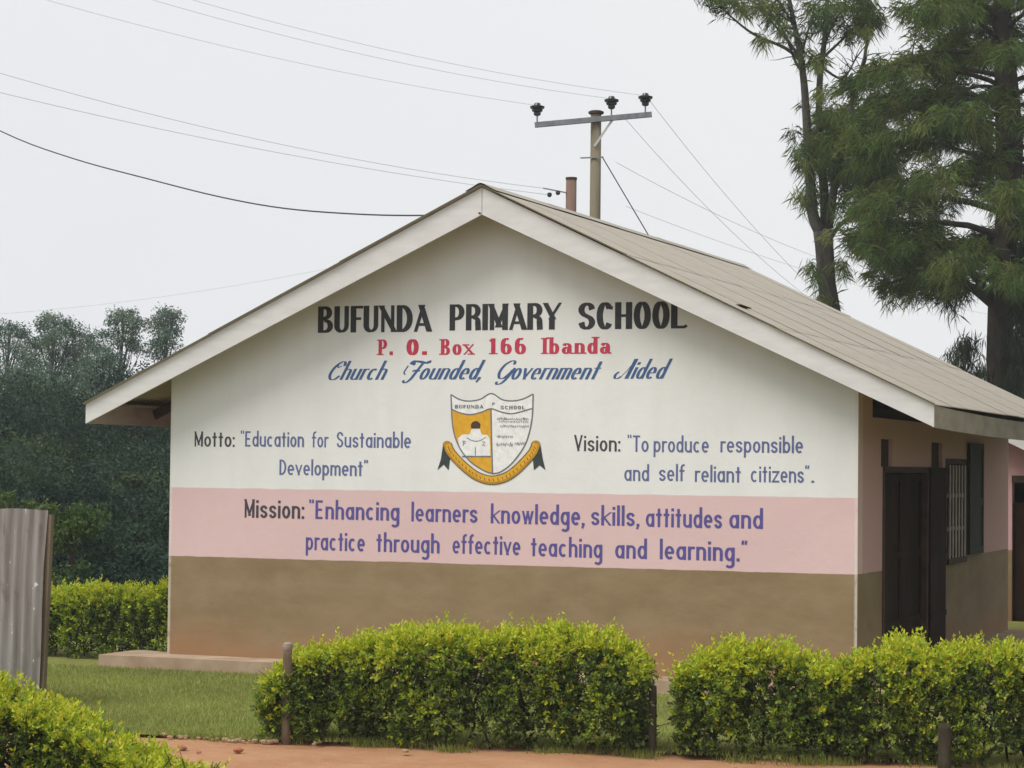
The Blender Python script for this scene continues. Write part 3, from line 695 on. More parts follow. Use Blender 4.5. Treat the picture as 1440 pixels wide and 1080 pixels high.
word('PRIMARY', 3.152, 4.346, 3.338, .262, P_black, **hk)
word('SCHOOL', 4.517, 5.635, 3.332, .262, P_black, **hk)
rk = dict(X=.66, w=.36, tv=.235, th=.08, space=.16, serif=True)
def px2x(px): return float(np.interp(px, [447, 530, 608, 691.4, 790, 860, 968, 1072, 1145, 1207], [1.690, 2.358, 2.965, 3.613, 4.345, 4.863, 5.639, 6.385, 6.884, 7.3])) if px > 447 else float(np.interp(px, [236.5, 273, 343, 393, 447], [0.0, .279, .875, 1.278, 1.690]))
for t_, a, b in (('P.', 530, 553), ('O.', 572, 601), ('Box', 618, 668), ('166', 687, 740), ('Ibanda', 761, 860)):
    word(t_, px2x(a), px2x(b), 3.10, .158, P_red, **rk)
sk = dict(X=.60, w=.26, tv=.135, th=.04, space=.055, script=True, slant=.42)
for t_, a, b in (('Church', 463, 546), ('Founded,', 566, 683), ('Government', 696, 848), ('Aided', 863, 947)):
    word(t_, px2x(a), px2x(b), 2.850, .185, P_script, **sk)
bk = dict(X=.68, w=.33, tv=.125, th=.11, space=.09)
for t_, a, b, z, m_ in (('Motto:', 273, 329, 2.163, P_grey), ('\u201cEducation', 337, 429, 2.163, P_blue), ('for', 441, 465, 2.163, P_blue), ('Sustainable', 476, 580, 2.165, P_blue),
                        ('Development\u201d', 393, 520, 1.878, P_blue), ('Vision:', 809, 874, 2.145, P_grey), ('\u201cTo', 884, 914, 2.145, P_blue), ('produce', 921, 998, 2.145, P_blue),
                        ('responsible', 1014, 1129, 2.148, P_blue), ('and', 880, 915, 1.865, P_blue), ('self', 929, 965, 1.865, P_blue), ('reliant', 979, 1042, 1.865, P_blue), ('citizens\u201d', 1056, 1138, 1.865, P_blue), ('.', 1141, 1145, 1.865, P_blue)):
    word(t_, px2x(a), px2x(b), z, .158, m_, **bk)
vk = dict(X=.68, w=.33, tv=.145, th=.12, space=.09)
for t_, a, b, z, m_ in (('Mission:', 343, 431, 1.432, P_grey), ('\u201cEnhancing', 438, 565, 1.432, P_violet), ('learners', 582, 674, 1.430, P_violet), ('knowledge,', 691, 825, 1.428, P_violet),
                        ('skills,', 834, 902, 1.428, P_violet), ('attitudes', 911, 1017, 1.427, P_violet), ('and', 1027, 1073, 1.426, P_violet),
                        ('practice', 434, 517, 1.118, P_violet), ('through', 533, 622, 1.118, P_violet), ('effective', 640, 735, 1.116, P_violet), ('teaching', 750, 850, 1.115, P_violet),
                        ('and', 868, 913, 1.114, P_violet), ('learning.\u201d', 931, 1052, 1.114, P_violet)):
    word(t_, px2x(a), px2x(b), z, .190, m_, **vk)

# ------------------------------------------------------------------ painted crest
crest = empty('painted_crest', (0, 0, 0), None, None); crest.parent = school
def cw(p): return (3.613+(p[0]-617)*.001124, 2.558-(p[1]-236)*.001043)
def cpoly(name, polys, mat, lift):
    mb = MB()
    for pl in polys:
        q = [cw(p) for p in pl]; mb.add([(x, -.0015-lift, z) for x, z in q], [tuple(range(len(q)))])
    return mb.build(name, mat, crest)
def cribbon(name, paths, width, mat, lift):
    mb = MB()
    for n_, pl in enumerate(paths):
        pts = np.array(pl, float); d = np.gradient(pts, axis=0); d /= np.maximum(np.linalg.norm(d, axis=1, keepdims=True), 1e-9)
        nr = np.stack([-d[:, 1], d[:, 0]], 1)*width/2; v = []
        for i in range(len(pts)):
            for q in (pts[i]+nr[i], pts[i]-nr[i]):
                x, z = cw(q); v.append((x, -.0015-lift-n_*.00004, z))
        mb.add(v, [(2*i, 2*i+1, 2*i+3, 2*i+2) for i in range(len(pts)-1)])
    return mb.build(name, mat, crest)
top = spline([(230, 100), (310, 145), (400, 162), (510, 145), (615, 90), (720, 148), (820, 160), (920, 140), (1010, 95)], 6)
left = spline([(640, 850), (560, 825), (420, 735), (310, 590), (250, 400), (230, 100)], 6)
right = spline([(1010, 95), (1000, 340), (945, 560), (830, 735), (715, 830), (640, 850)], 6)
mid = spline([(238, 240), (320, 275), (420, 290), (520, 268), (612, 235), (700, 262), (800, 282), (900, 262), (1000, 232)], 6)
cpoly('shield', [top+right[1:]+left[1:-1]], P_white, .0)
lf = [p for p in left if p[1] > 690 and p[0] < 634]
lm = sorted([p for p in left if 240 < p[1] <= 690], key=lambda p: p[1])
midl = [p for p in mid if p[0] <= 612]
cpoly('gold_field', [midl+[(622, 690)]+lm[::-1], [(622, 700), (634, 845)]+lf], P_gold, .0004)
cpoly('open_book', [spline([(300, 520), (350, 480), (410, 478), (436, 426), (504, 426), (530, 478), (580, 485), (606, 520)], 5)+[(612, 680), (355, 680), (318, 600)]], P_white, .0008)
cpoly('head', [arc(470, 398, 46, -46, 0, 180, 16)+[(430, 424), (510, 424)]], P_umber, .0020)
cribbon('book_mark', [spline([(385, 510), (430, 535), (480, 545), (530, 530), (565, 505)]), [(345, 545), (372, 545)], [(356, 545), (352, 590)], [(372, 545), (370, 568), (352, 570)], [(535, 548), (560, 548), (538, 585), (562, 585)], [(470, 600), (470, 680)]], 8, P_line, .0012)
cribbon('outline', [top, left, right, mid, [(614, 236), (622, 500), (636, 848)], [(345, 690), (622, 690)]], 12, P_line, .0016)
# name band of the shield and the rows on the right, too faint to read: brush marks
def cword(text, x0, x1, y, cap, mat=P_line):
    V, F = letter_mesh(text, .68, .34, .17, .13, .14, False, False, 0); a = np.array(V); lo, hi = a[:, 0].min(), a[:, 0].max()
    mb = MB(); v = []
    for q in V:
        x, z = cw((x0+(q[0]-lo)/(hi-lo)*(x1-x0), y-q[1]*cap)); v.append((x, -.0035-q[2], z))
    mb.add(v, F).build('crest_lettering', mat, crest)
cword('BUFUNDA', 270, 545, 232, 34); cword('P', 625, 650, 205, 30); cword('SCHOOL', 705, 940, 240, 34)
def marks(y, x0, x1, hgt, seed):
    r = random.Random(seed); P_ = []; x = x0
    while x < x1:
        wv = r.uniform(10, 20); P_.append([(x, y+r.uniform(-hgt, 0)*.5), (x+wv*.4, y-hgt*r.uniform(.5, 1)), (x+wv*.8, y+r.uniform(-.2, .2)*hgt)]); x += wv*1.15
    return P_
cribbon('crest_rows', marks(345, 675, 960, 34, 1)+marks(365, 690, 955, 20, 2)+marks(410, 700, 960, 26, 3)+marks(510, 675, 830, 28, 4)+marks(585, 670, 815, 34, 5)+marks(575, 845, 940, 34, 6), 5, P_line, .0020)
rib = spline([(200, 575), (228, 640), (300, 725), (400, 815), (500, 880), (625, 912), (750, 885), (850, 820), (950, 720), (1015, 640), (1045, 565)], 6)
cribbon('ribbon', [rib], 84, P_gold2, .0030)
def inset(path, o):
    pts = np.array(path); d = np.gradient(pts, axis=0); d /= np.linalg.norm(d, axis=1, keepdims=True); return [tuple(p) for p in pts+np.stack([-d[:, 1], d[:, 0]], 1)*o]
cribbon('ribbon_face', [inset(rib, -8)], 52, P_gold, .0036)
cribbon('ribbon_edge', [inset(rib, 41), inset(rib, -41)], 6, P_umber, .0042)
cribbon('ribbon_marks', [[(a[0]-4, a[1]-12), (a[0]+6, a[1]+12)] for a in rib[3:-3:2]], 6, P_umber, .0044)
for c_ in ((200, 580), (1040, 570)): cpoly('ribbon_loop', [arc(c_[0], c_[1], 44, 38, 0, 360, 18)[:-1]], P_gold2, .0026)
cpoly('ribbon_tail', [[(158, 590), (232, 690), (215, 822), (168, 768), (108, 822), (140, 720)]], P_tail, .0022)
cpoly('ribbon_tail', [[(1085, 580), (1012, 690), (1025, 812), (1078, 765), (1132, 810), (1105, 700)]], P_tail, .0022)

# ------------------------------------------------------------------ neighbouring block behind
nb = empty('classroom_block', (1.2, 12, -.15), 'lower pink block behind the gabled school, with a white barge board and a dark doorway', 'building')
NX0, NX1, NY = 0.2, 7.6, 12.35; nc = (NX0+NX1)/2
def nz(x): return 2.47+.477*(6.58-x) if x > nc else nz2(x)
zap = 2.47+.477*(6.58-nc)
def nz2(x): return zap-.477*(nc-x)
nw = MB()
nw.prism([(NX0, -.3), (6.70, -.3), (6.70, nz(6.70)-.02), (nc, zap-.02), (NX0, nz(NX0)-.02)], 'y', NY, NY+.2)
nw.prism([(6.70, 1.94), (NX1, 1.94), (NX1, nz(NX1)-.02), (6.70, nz(6.70)-.02)], 'y', NY, NY+.2)
nw.box(NX0, NX0+.2, NY+.2, 18.5, -.3, 1.9).box(NX1-.2, NX1, NY+.2, 18.5, -.3, 1.9)
nw.build('wall', M_side, nb)
MB().box(6.70, NX1, NY-.03, NY+.05, 1.84, 1.94).build('lintel', M_timber, nb)
MB().box(6.71, NX1, NY+.08, NY+.12, -.3, 1.55).build('door', M_door, nb)
MB().box(NX0, NX1, NY+1.2, NY+1.3, -.3, 2.0).build('dark_room_backing', M_dark, nb)  # dark sheet painted as the unlit inside of the block
for sgn in (-1, 1):
    xe = nc+sgn*(NX1-nc+.7)
    MB().prism([(nc, zap+.2), (xe, nz(xe)+.2), (xe, nz(xe)), (nc, zap)], 'y', 11.95, 11.975).build('barge_board', M_board, nb)
    for i in range(9):
        y0 = 11.9+i*.78
        a, b = (nc, zap+.215), (xe+sgn*.03, nz(xe)+.20)
        th_ = .012+.002*(i % 2)
        MB().add([(a[0], y0, a[1]+th_), (b[0], y0, b[1]+th_), (b[0], y0+.8, b[1]+th_), (a[0], y0+.8, a[1]+th_)], [(0, 1, 2, 3)]).build('roof_sheet', M_roof, nb)

# ------------------------------------------------------------------ corrugated sheet fence, left edge
fence = empty('sheet_fence', (0, -4.2, GZ), 'old grey corrugated iron sheet fence with a timber post at the left edge', 'fence')
def corr_sheet(x0, x1, top, y, lean):
    k = 8; n = int((x1-x0)/.105*k); v = []; f = []; R = 7
    for j in range(R+1):
        t = j/R; z = GZ-.03+(top-GZ+.03)*t
        for i in range(n+1):
            x = x0+(x1-x0)*i/n
            v.append((x+lean*(t-.5)+.006*math.sin(t*9+x*4), y+.016*math.cos(2*math.pi*i/k)+.012*math.sin(t*5+x*2), z+(0.006*math.sin(x*9) if j == R else 0)))
    for j in range(R):
        for i in range(n): a = j*(n+1)+i; f.append((a, a+1, a+n+2, a+n+1))
    return MB().add(v, f).build('iron_sheet', M_corr, fence, True)
corr_sheet(.62, 1.17, 1.575, -4.2, .05); corr_sheet(-.12, .66, 1.585, -4.17, .03); corr_sheet(-.85, -.08, 1.56, -4.2, 0)
MB().beam((1.14, -4.14, GZ-.1), (1.20, -4.14, 1.53), .05, .05).build('fence_post', M_oldwood, fence)
MB().beam((-1.6, -4.14, .35), (1.16, -4.14, .37), .04, .05).beam((-1.6, -4.14, 1.3), (1.16, -4.14, 1.32), .04, .05).build('fence_rail', M_oldwood, fence)

# ------------------------------------------------------------------ stones on the dirt
def stone(x, y, r, label, mat, seed, name='stone'):
    rr = random.Random(seed); v = []; n, m = 8, 5
    for j in range(m+1):
        ph = math.pi*j/m
        for i in range(n):
            t = 2*math.pi*i/n; k = r*rr.uniform(.8, 1.15)
            v.append((x+k*1.3*math.sin(ph)*math.cos(t), y+k*math.sin(ph)*math.sin(t), GZ+r*.3+k*.6*math.cos(ph)))
    f = [(j*n+i, j*n+(i+1) % n, (j+1)*n+(i+1) % n, (j+1)*n+i) for j in range(m) for i in range(n)]
    return tag(MB().add(v, f).build(name, mat), label, 'stone')
stone(4.075, -6.06, .036, 'pale-topped brick lump lying alone on the red earth', M_brick, 1, 'brick_fragment')
for i, (x, y, r) in enumerate([(3.63, -6.1, .03), (3.85, -6.25, .018)]):
    stone(x, y, r, ['dark flat clod on the earth left of the brick lump', 'small clod on the earth just below the brick lump'][i], M_brick, 10+i, 'earth_clod')
mb = MB()
for i in range(42):
    x = rng.uniform(3.0, 4.4) if i < 40 else rng.uniform(4.2, 9.5); y = edge_y(x)+rng.normal(-.06, .05)-(0 if i < 40 else .35); r = rng.uniform(.008, .028)
    a = rng.uniform(0, 3); v = []
    for zz, kk in ((-.3, 1), (.35, 1.1), (.8, .6)):
        for q in range(5): t = a+q*1.257; v.append((x+r*kk*1.3*math.cos(t)*rng.uniform(.8, 1.1), y+r*kk*math.sin(t), GZ+r*zz))
    mb.add(v, [(j*5+q, j*5+(q+1) % 5, j*5+5+(q+1) % 5, j*5+5+q) for j in range(2) for q in range(5)]+[(10, 11, 12, 13, 14)])
tag(mb.build('gravel', M_stone), 'small stones and crumbs along the ragged edge of the lawn', 'gravel', kind='stuff')

# ------------------------------------------------------------------ power line
def pole(name, x, y, h, r, label, mat):
    root = empty(name, (x, y, float(ground_z(0, y))), label, 'utility pole')
    z0 = float(ground_z(0, y))-.3
    MB().tube([(x, y, z0+(h-z0)*t) for t in (0, .25, .5, .75, 1)], [r*1.25, r*1.18, r*1.1, r*1.04, r], 12).build('shaft', mat, root, True)
    return root
PX, PY, PH = -4.35, 25.6, 9.58
pl = pole('power_pole', PX, PY, PH, .115, 'tall wooden power pole with a steel crossarm and three dark insulators, behind the roof', M_pole)
MB().lathe((PX, PY, PH), [(.125, -.02), (.165, 0), (.17, .04), (.12, .065), (.03, .075)], 14).build('pole_cap', M_timber, pl)
A_, B_ = Vector((-5.52, 24.98, 9.30)), Vector((-3.20, 25.92, 9.56))
MB().beam(A_, B_, .10, .11).build('crossarm', M_galv, pl)
br = Vector((-3.98, 25.62, 9.44)); MB().beam(br, (PX+.02, PY-.15, 8.86), .02, .05).build('brace', M_light, pl)
MB().beam((PX-.30, PY-.13, 8.62), (PX+.22, PY-.13, 8.62), .02, .03).build('stay_bracket', M_galv, pl)
ins_pts = []
for k, t in enumerate((.02, .655, .945)):
    q = A_+(B_-A_)*t; base = Vector((q.x, q.y, q.z+.055)); ins_pts.append(base+Vector((0, 0, .36)))
    io = MB().lathe(base+Vector((0, 0, .14)), [(.05, 0), (.075, .02), (.08, .07), (.055, .08), (.11, .09), (.12, .13), (.07, .15), (.15, .155), (.16, .20), (.08, .225), (.06, .27), (.03, .28)], 14).build('insulator', M_porc, pl, False)
    MB().tube([base, base+Vector((0, 0, .15))], .018, 6).build('pin', M_galv, io)
sp = pole('power_pole', -5.52, 27.3, 8.44, .12, 'short brown pole stub beside the tall pole, just above the roof ridge', M_stubpole)
MB().lathe((-5.52, 27.3, 8.40), [(.13, 0), (.13, .05), (.05, .06)], 12).build('pole_cap', M_timber, sp)
MB().beam((-6.15, 27.2, 8.22), (-5.60, 27.2, 8.10), .03, .03).build('bracket', M_galv, sp)
for q in ((-5.78, 27.15, 8.10), (-5.98, 27.15, 8.06)): MB().lathe(q, [(.03, -.05), (.055, -.02), (.055, .03), (.03, .05)], 8).build('insulator', M_porc, sp)
MB().beam((-6.05, 27.2, 7.42), (-5.60, 27.2, 7.36), .03, .03).build('bracket', M_galv, sp)

def at(px, py, D):                        # a point D metres in front of the camera, used once to lay out the far wires and trees
    return CAM+(fw+r2*((px-720)/FPX)-u2*((py-540)/FPX))*D
def wire(p, q, sag, rad, label, mat=M_wire, name='overhead_wire', cat='wire', n=24):
    p, q = Vector(p), Vector(q)
    rad *= .65; pts = [p.lerp(q, i/n)-Vector((0, 0, 4*sag*(i/n)*(1-i/n))) for i in range(n+1)]
    return tag(MB().tube(pts, rad, 5).build(name, mat), label, cat, 'overhead wires')
wire(ins_pts[0], at(-240, -95, 44), .35, .0065, 'lowest of the three upper wires, running to the left insulator')
wire(ins_pts[1], at(-60, -88, 42), .35, .0065, 'middle of the three upper wires, running to the middle insulator')
wire(ins_pts[2], at(-20, -92, 42), .35, .0065, 'topmost wire, running to the right-hand insulator')
wire((-6.15, 27.2, 8.22), at(-300, 8, 42), .42, .008, 'upper of the two wires at mid height on the left, ending at the pole stub')
wire((-5.98, 27.15, 8.06), at(-300, 52, 42), .30, .008, 'lower of the two wires at mid height on the left, passing behind the ridge')
# service drop to the gable: attached beside the apex on the barge board
pts = [at(x, y, D) for x, y, D in ((-300, 5, 36), (-150, 105, 33), (0, 184, 30.5), (100, 222, 29), (210, 252, 27.6), (310, 277, 26.6), (400, 293, 25.8), (500, 301, 25.1), (590, 303, 24.4))]+[Vector((XC-.01, -VO-.02, ZR-.25))]
pts = [Vector(p) for p in spline([tuple(p) for p in pts], 5)]
tag(MB().tube(pts, .0085, 6).build('service_cable', M_cable), 'dark sagging cable sweeping from the left edge to the gable peak', 'cable')
wire(ins_pts[2]+Vector((.05, 0, -.05)), at(1190, 450, 62), .25, .007, 'faint wire falling right from the right-hand insulator to the roof')
wire(ins_pts[1]+Vector((.3, .1, -.45)), at(1180, 450, 62), .3, .007, 'faint wire falling right from below the crossarm to the roof')
wire(at(866, 228, 51), at(1460, 428, 75), .75, .007, 'faint sagging wire crossing the sky between the pole and the pine')
wire(at(880, 290, 56), at(1500, 455, 80), .5, .007, 'faintest wire, lowest above the roof on the right')
wire(at(-60, 445, 60), at(676, 330, 50), .3, .005, 'faint wire over the gum trees on the left, vanishing behind the roof')
g_ = MB().tube([(PX+.20, PY-.14, 8.62), at(1000, 480, 52)], .013, 6).build('guy_wire', M_cable)
tag(g_, 'dark stay wire slanting down right from the tall pole to the ground', 'wire')

# ------------------------------------------------------------------ trees
def curve(p, d, length, n, bend, jit):
    pts = [Vector(p)]; d = Vector(d).normalized()
    for i in range(n):
        d = (d+Vector(bend)/n+Vector((rng.normal(0, jit), rng.normal(0, jit), rng.normal(0, jit)))).normalized(); pts.append(pts[-1]+d*length/n)
    return pts
def needles(C, D, n_per, length, width, spread, tints):
    """C clump centres, D main directions; thin triangular needle bundles that fan out and droop"""
    n = len(C)*n_per; c = np.repeat(C, n_per, 0); d = np.repeat(D, n_per, 0)
    c = c+rng.normal(0, .085, (n, 3)); a = norm(d*.5+rng.normal(0, spread, (n, 3))+np.array([0, 0, -.55]))
    ln = length*rng.uniform(.6, 1.25, n); s = norm(np.cross(a, rng.normal(0, 1, (n, 3))))*(width*rng.uniform(.6, 1.3, n))[:, None]*.5
    m_ = c+a*(ln*.45)[:, None]; tip = c+a*ln[:, None]+np.array([0, 0, -1])*(ln*.22)[:, None]
    v = np.stack([c, m_+s, tip, m_-s], 1).reshape(-1, 3); i = np.arange(n)[:, None]*4
    f = np.concatenate([i+np.array([[0, 1, 2]]), i+np.array([[0, 2, 3]])], 0)
    t = tints[rng.integers(0, len(tints), len(C))]*rng.uniform(.7, 1.3, (len(C), 1)); t = np.repeat(t, n_per, 0)*rng.uniform(.8, 1.2, (n, 1))
    return v, f, np.repeat(t, 4, 0)
T_PINE = np.array([(.115, .19, .055), (.145, .215, .060), (.17, .225, .070), (.095, .16, .055), (.20, .235, .075)])
T_DK = np.array([(.030, .042, .026), (.040, .055, .030), (.045, .065, .030)])

def limb_part(root, pts, r0, mat, name='limb'):
    n = len(pts); return MB().tube(pts, [r0*(1-.75*i/(n-1)) for i in range(n)], 7).build(name, mat, root, True)

# big weeping pine at the right edge
tb = at(1412, 560, 50); bz = float(ground_z(0, tb.y))
pine = empty('pine_tree', (tb.x, tb.y, bz), 'big weeping pine with a dense drooping green crown at the right edge', 'tree')
trunk_pts = [Vector((tb.x+.10*math.sin(k*.9), tb.y, bz+k*1.15)) for k in range(16)]
MB().tube(trunk_pts, [.38, .35, .33, .31, .30, .29, .28, .27, .25, .30, .26, .22, .18, .14, .10, .05], 12).build('trunk', M_bark, pine, True)
C_, D_ = [], []; tw = MB()
def clumps_along(pts, start, per_m, off, C_=C_, D_=D_):
    for i in range(len(pts)-1):
        if (i+1)/len(pts) < start: continue
        a, b = pts[i], pts[i+1]; n = max(1, int((b-a).length*per_m)); d = (b-a).normalized()
        for _ in range(n):
            p = a.lerp(b, rng.uniform())+Vector((rng.normal(0, off), rng.normal(0, off), rng.normal(0, off*.7)))
            C_.append(tuple(p)); D_.append(tuple(d))
def trunk_at(z):
    i = (z-bz)/1.15; k = min(14, max(0, int(i))); return trunk_pts[k].lerp(trunk_pts[k+1], i-k)
cam_left = -r2.normalized()
nl = 84
for k in range(nl):
    z = 5.6+ (k/nl)*9.5; az = k*2.399+rng.normal(0, .3)
    reach = (3.6 if z < 11 else 3.6-(z-11)*.5)*rng.uniform(.75, 1.08)
    d = Vector((math.cos(az), math.sin(az), 0))
    if d.dot(cam_left) > .3 and z < 6.2: reach *= .8
    st = trunk_at(z); pts = curve(st, d+Vector((0, 0, .55)), reach, 8, (0, 0, -.9), .05)
    limb_part(pine, pts, .085 if z < 8 else .06, M_bark)
    clumps_along(pts, .40, 7, .13)
    for _ in range(7):
        i = rng.integers(3, 8); dd_ = Vector((rng.normal(), rng.normal(), rng.normal(.1, .3))).normalized()+d*.6
        q = curve(pts[i], dd_, rng.uniform(.5, 1.1), 4, (0, 0, -.5), .1); tw.tube(q, [.02, .015, .012, .008, .004], 4); clumps_along(q, .2, 7, .10)
# the two long low limbs reaching left over the roof
for (x1_, y1_, ln) in ((1290, 330, 2.6), (1225, 345, 3.6)):
    st = trunk_at(5.45); e = at(x1_, y1_, 49.0); pts = [st, st.lerp(e, .3)+Vector((0, 0, .22)), st.lerp(e, .6)+Vector((0, 0, .20)), e]
    pts = [Vector(p) for p in spline([tuple(p) for p in pts], 4)]
    limb_part(pine, pts, .11, M_bark); clumps_along(pts, .55, 16, .22)
    for _ in range(10):
        i = rng.integers(6, len(pts)-1); q = curve(pts[i], (rng.normal(), rng.normal(), rng.normal(.3, .3)), rng.uniform(.4, .9), 4, (0, 0, -.4), .1)
        tw.tube(q, [.02, .015, .012, .008, .004], 4); clumps_along(q, .2, 10, .14)
t_ = tw.build('twigs', M_bark, pine); t_['kind'] = 'stuff'
v, f, t = needles(np.array(C_), np.array(D_), 40, .27, .0125, .55, T_PINE)
fo = npmesh('foliage', v, f, M_needle, pine, t); fo['kind'] = 'stuff'
# hanging dead sprays and low growth by the trunk
C2, D2 = [], []
for x_, y_, n_ in ((1358, 475, 14), (1350, 510, 14), (1375, 520, 16), (1330, 525, 8), (1345, 420, 5), (1428, 500, 60), (1438, 430, 60), (1432, 540, 60), (1445, 350, 60)):
    for _ in range(n_):
        p = at(x_+rng.normal(0, 6), y_+rng.normal(0, 18), 49.3+rng.normal(0, .4)); C2.append(tuple(p)); D2.append((0, 0, -1))
v, f, t = needles(np.array(C2), np.array(D2), 20, .30, .02, .35, T_DK)
fo = npmesh('low_sprays', v, f, M_needle, pine, t); fo['kind'] = 'stuff'

# slender many-stemmed tree behind the middle of the roof
tb2 = at(1166, 470, 54); bz2 = float(ground_z(0, tb2.y))
tr2 = empty('pine_tree', (tb2.x, tb2.y, bz2), 'slender dark pine with a forked bare trunk and sparse top, behind the roof', 'tree')
def P2(x, y, dd=0): return at(x, y, 54+dd)
MB().tube([Vector((tb2.x, tb2.y, bz2)), P2(1168, 440), P2(1163, 400), P2(1159, 345), P2(1157, 325)], [.34, .25, .21, .22, .23], 12).build('trunk', M_bark2, tr2, True)
C3, D3 = [], []; tw = MB()
def sp_(l): return [Vector(p) for p in spline([tuple(q) for q in l], 4)]
stems2 = [([P2(1155, 330), P2(1143, 300), P2(1139, 240), P2(1135, 180), P2(1131, 120), P2(1124, 70), P2(1112, 10), P2(1100, -50)], .15),
          ([P2(1160, 330), P2(1160, 290, .3), P2(1156, 230, .3), P2(1152, 170, .3), P2(1153, 110, .2), P2(1160, 50), P2(1164, -10), P2(1166, -60)], .13),
          ([P2(1165, 320), P2(1172, 270, -.3), P2(1180, 220, -.3), P2(1190, 190, -.4), P2(1200, 130), P2(1216, 80, -.4), P2(1222, 20)], .11),
          ([P2(1161, 345), P2(1180, 318, -.4), P2(1205, 300, -.6), P2(1228, 290, -.8)], .07)]
for pts, r in stems2: limb_part(tr2, sp_(pts), r, M_bark2)
br2 = [([P2(1131, 90), P2(1105, 68), P2(1060, 48), P2(1030, 25), P2(1008, 5)], .05), ([P2(1130, 90), P2(1110, 60), P2(1080, 25), P2(1055, 0)], .045),
       ([P2(1130, 75), P2(1118, 40), P2(1098, 5), P2(1085, -30)], .045), ([P2(1153, 85), P2(1180, 60), P2(1205, 35), P2(1225, 25)], .04),
       ([P2(1156, 95), P2(1185, 110), P2(1205, 80), P2(1222, 58)], .035), ([P2(1160, 60), P2(1176, 25), P2(1200, 0)], .04), ([P2(1132, 100), P2(1120, 90), P2(1100, 40), P2(1070, 10), P2(1040, -15)], .04),
       ([P2(1168, 140), P2(1190, 115), P2(1212, 100), P2(1222, 70)], .03), ([P2(1215, 157), P2(1218, 140), P2(1235, 128), P2(1258, 122)], .035), ([P2(1126, 80), P2(1140, 30), P2(1150, -10)], .035)]
for pts, r in br2:
    s_ = sp_(pts); limb_part(tr2, s_, r, M_bark2)
    for _ in range(9):
        i = rng.integers(len(s_)//3, len(s_)); q = curve(s_[i], (rng.normal(-.2, .8), rng.normal(), rng.normal(.5, .5)), rng.uniform(.3, .75), 4, (0, 0, -.2), .12)
        tw.tube(q, [.016, .013, .01, .007, .004], 4)
        if q[-1].z > P2(1131, 66).z or rng.uniform() < .2:
            for _k in range(1 if rng.uniform() < .6 else 0): C3.append(tuple(q[-1]+Vector((rng.normal(0, .1), rng.normal(0, .1), rng.normal(0, .1))))); D3.append((rng.normal(), rng.normal(), .2))
t_ = tw.build('twigs', M_bark2, tr2); t_['kind'] = 'stuff'
dark = (np.array(C3), np.array(D3))
C4, D4 = [], []
for x_, y_, sx_, sy_, n_ in ((1140, 225, 13, 16, 20), (1165, 215, 16, 24, 32), (1195, 190, 20, 28, 50), (1222, 200, 18, 28, 60), (1240, 240, 18, 25, 60), (1205, 250, 16, 14, 34), (1215, 290, 18, 14, 16),
                             (1235, 345, 18, 16, 44), (1262, 370, 18, 14, 34), (1155, 300, 10, 10, 4), (1133, 290, 5, 14, 6), (1145, 395, 4, 6, 4), (1160, 428, 8, 6, 5), (1183, 385, 3, 6, 3), (1150, 92, 8, 8, 6),
                             (1012, 6, 9, 5, 7), (1045, 14, 12, 8, 5), (1085, 22, 14, 10, 6), (1110, 50, 12, 12, 5), (1145, 34, 12, 14, 8), (1180, 26, 14, 10, 9), (1218, 30, 12, 16, 18), (1078, 50, 10, 10, 3), (1196, 55, 3, 2, 2)):
    for _ in range(n_):
        p = P2(x_+rng.normal(0, sx_), y_-14+rng.normal(0, sy_), rng.normal(0, .7)); C4.append(tuple(p)); D4.append((0, 0, -.5))
v1, f1, t1 = needles(dark[0], dark[1], 20, .24, .015, .5, T_DK)
v2, f2, t2 = needles(np.array(C4), np.array(D4), 60, .32, .011, .48, T_PINE)
fo = npmesh('foliage', np.concatenate([v1, v2]), np.concatenate([f1, f2+len(v1)]), M_needle, tr2, np.concatenate([t1, t2])); fo['kind'] = 'stuff'

# broad tree added unseen, right of the frame, to darken the side wall
sh_t = empty('added_shade_tree', (13.4, 5.0, GZ), 'broad dark-leaved tree added unseen beyond the frame to shade the side wall', 'tree')
MB().tube([(13.4, 5.0, GZ), (13.3, 5.0, 1.5), (13.5, 4.9, 3)], [.35, .28, .24], 10).build('trunk', M_bark, sh_t, True)
CS = np.array([(13.4+3.3*math.cos(a)*r, 5.0+6.2*math.sin(a)*r, 4.0+zz) for a, r, zz in zip(rng.uniform(0, 6.28, 420), rng.uniform(.1, 1, 420), rng.uniform(-3.4, 3.6, 420))])
def shade_foliage():
    v, f, t = leaf_cloud(CS, rng.uniform(.4, .8, 420), 110, .20, T_PINE)
    fo = npmesh('foliage', v, f, M_gum, sh_t, t); fo['kind'] = 'stuff'
# gum trees in the valley on the left
T_GUM = np.array([(.10, .16, .13), (.125, .19, .14), (.08, .13, .11), (.155, .205, .15)])  # lightened and blued: distance haze put into the leaf colour
def leaf_cloud(C, R, n_per, size, tints, flat=.75):
    n = len(C)*n_per; c = np.repeat(C, n_per, 0); r = np.repeat(R, n_per)
    d = norm(rng.normal(0, 1, (n, 3))); rad = rng.uniform(0, 1, n)**.4
    p = c+d*(r*rad)[:, None]*np.array([1, 1, flat]); a = norm(rng.normal(0, 1, (n, 3))+np.array([0, 0, -.6])); s = norm(np.cross(a, rng.normal(0, 1, (n, 3))))
    ln = size*rng.uniform(.6, 1.4, n); v, f = leaves(p, a, s, ln, ln*.45, .15)
    t = np.repeat(tints[rng.integers(0, len(tints), len(C))]*rng.uniform(.75, 1.25, (len(C), 1)), n_per, 0)*rng.uniform(.75, 1.3, (n, 1))
    return v, f, np.repeat(t, 4, 0)
shade_foliage()
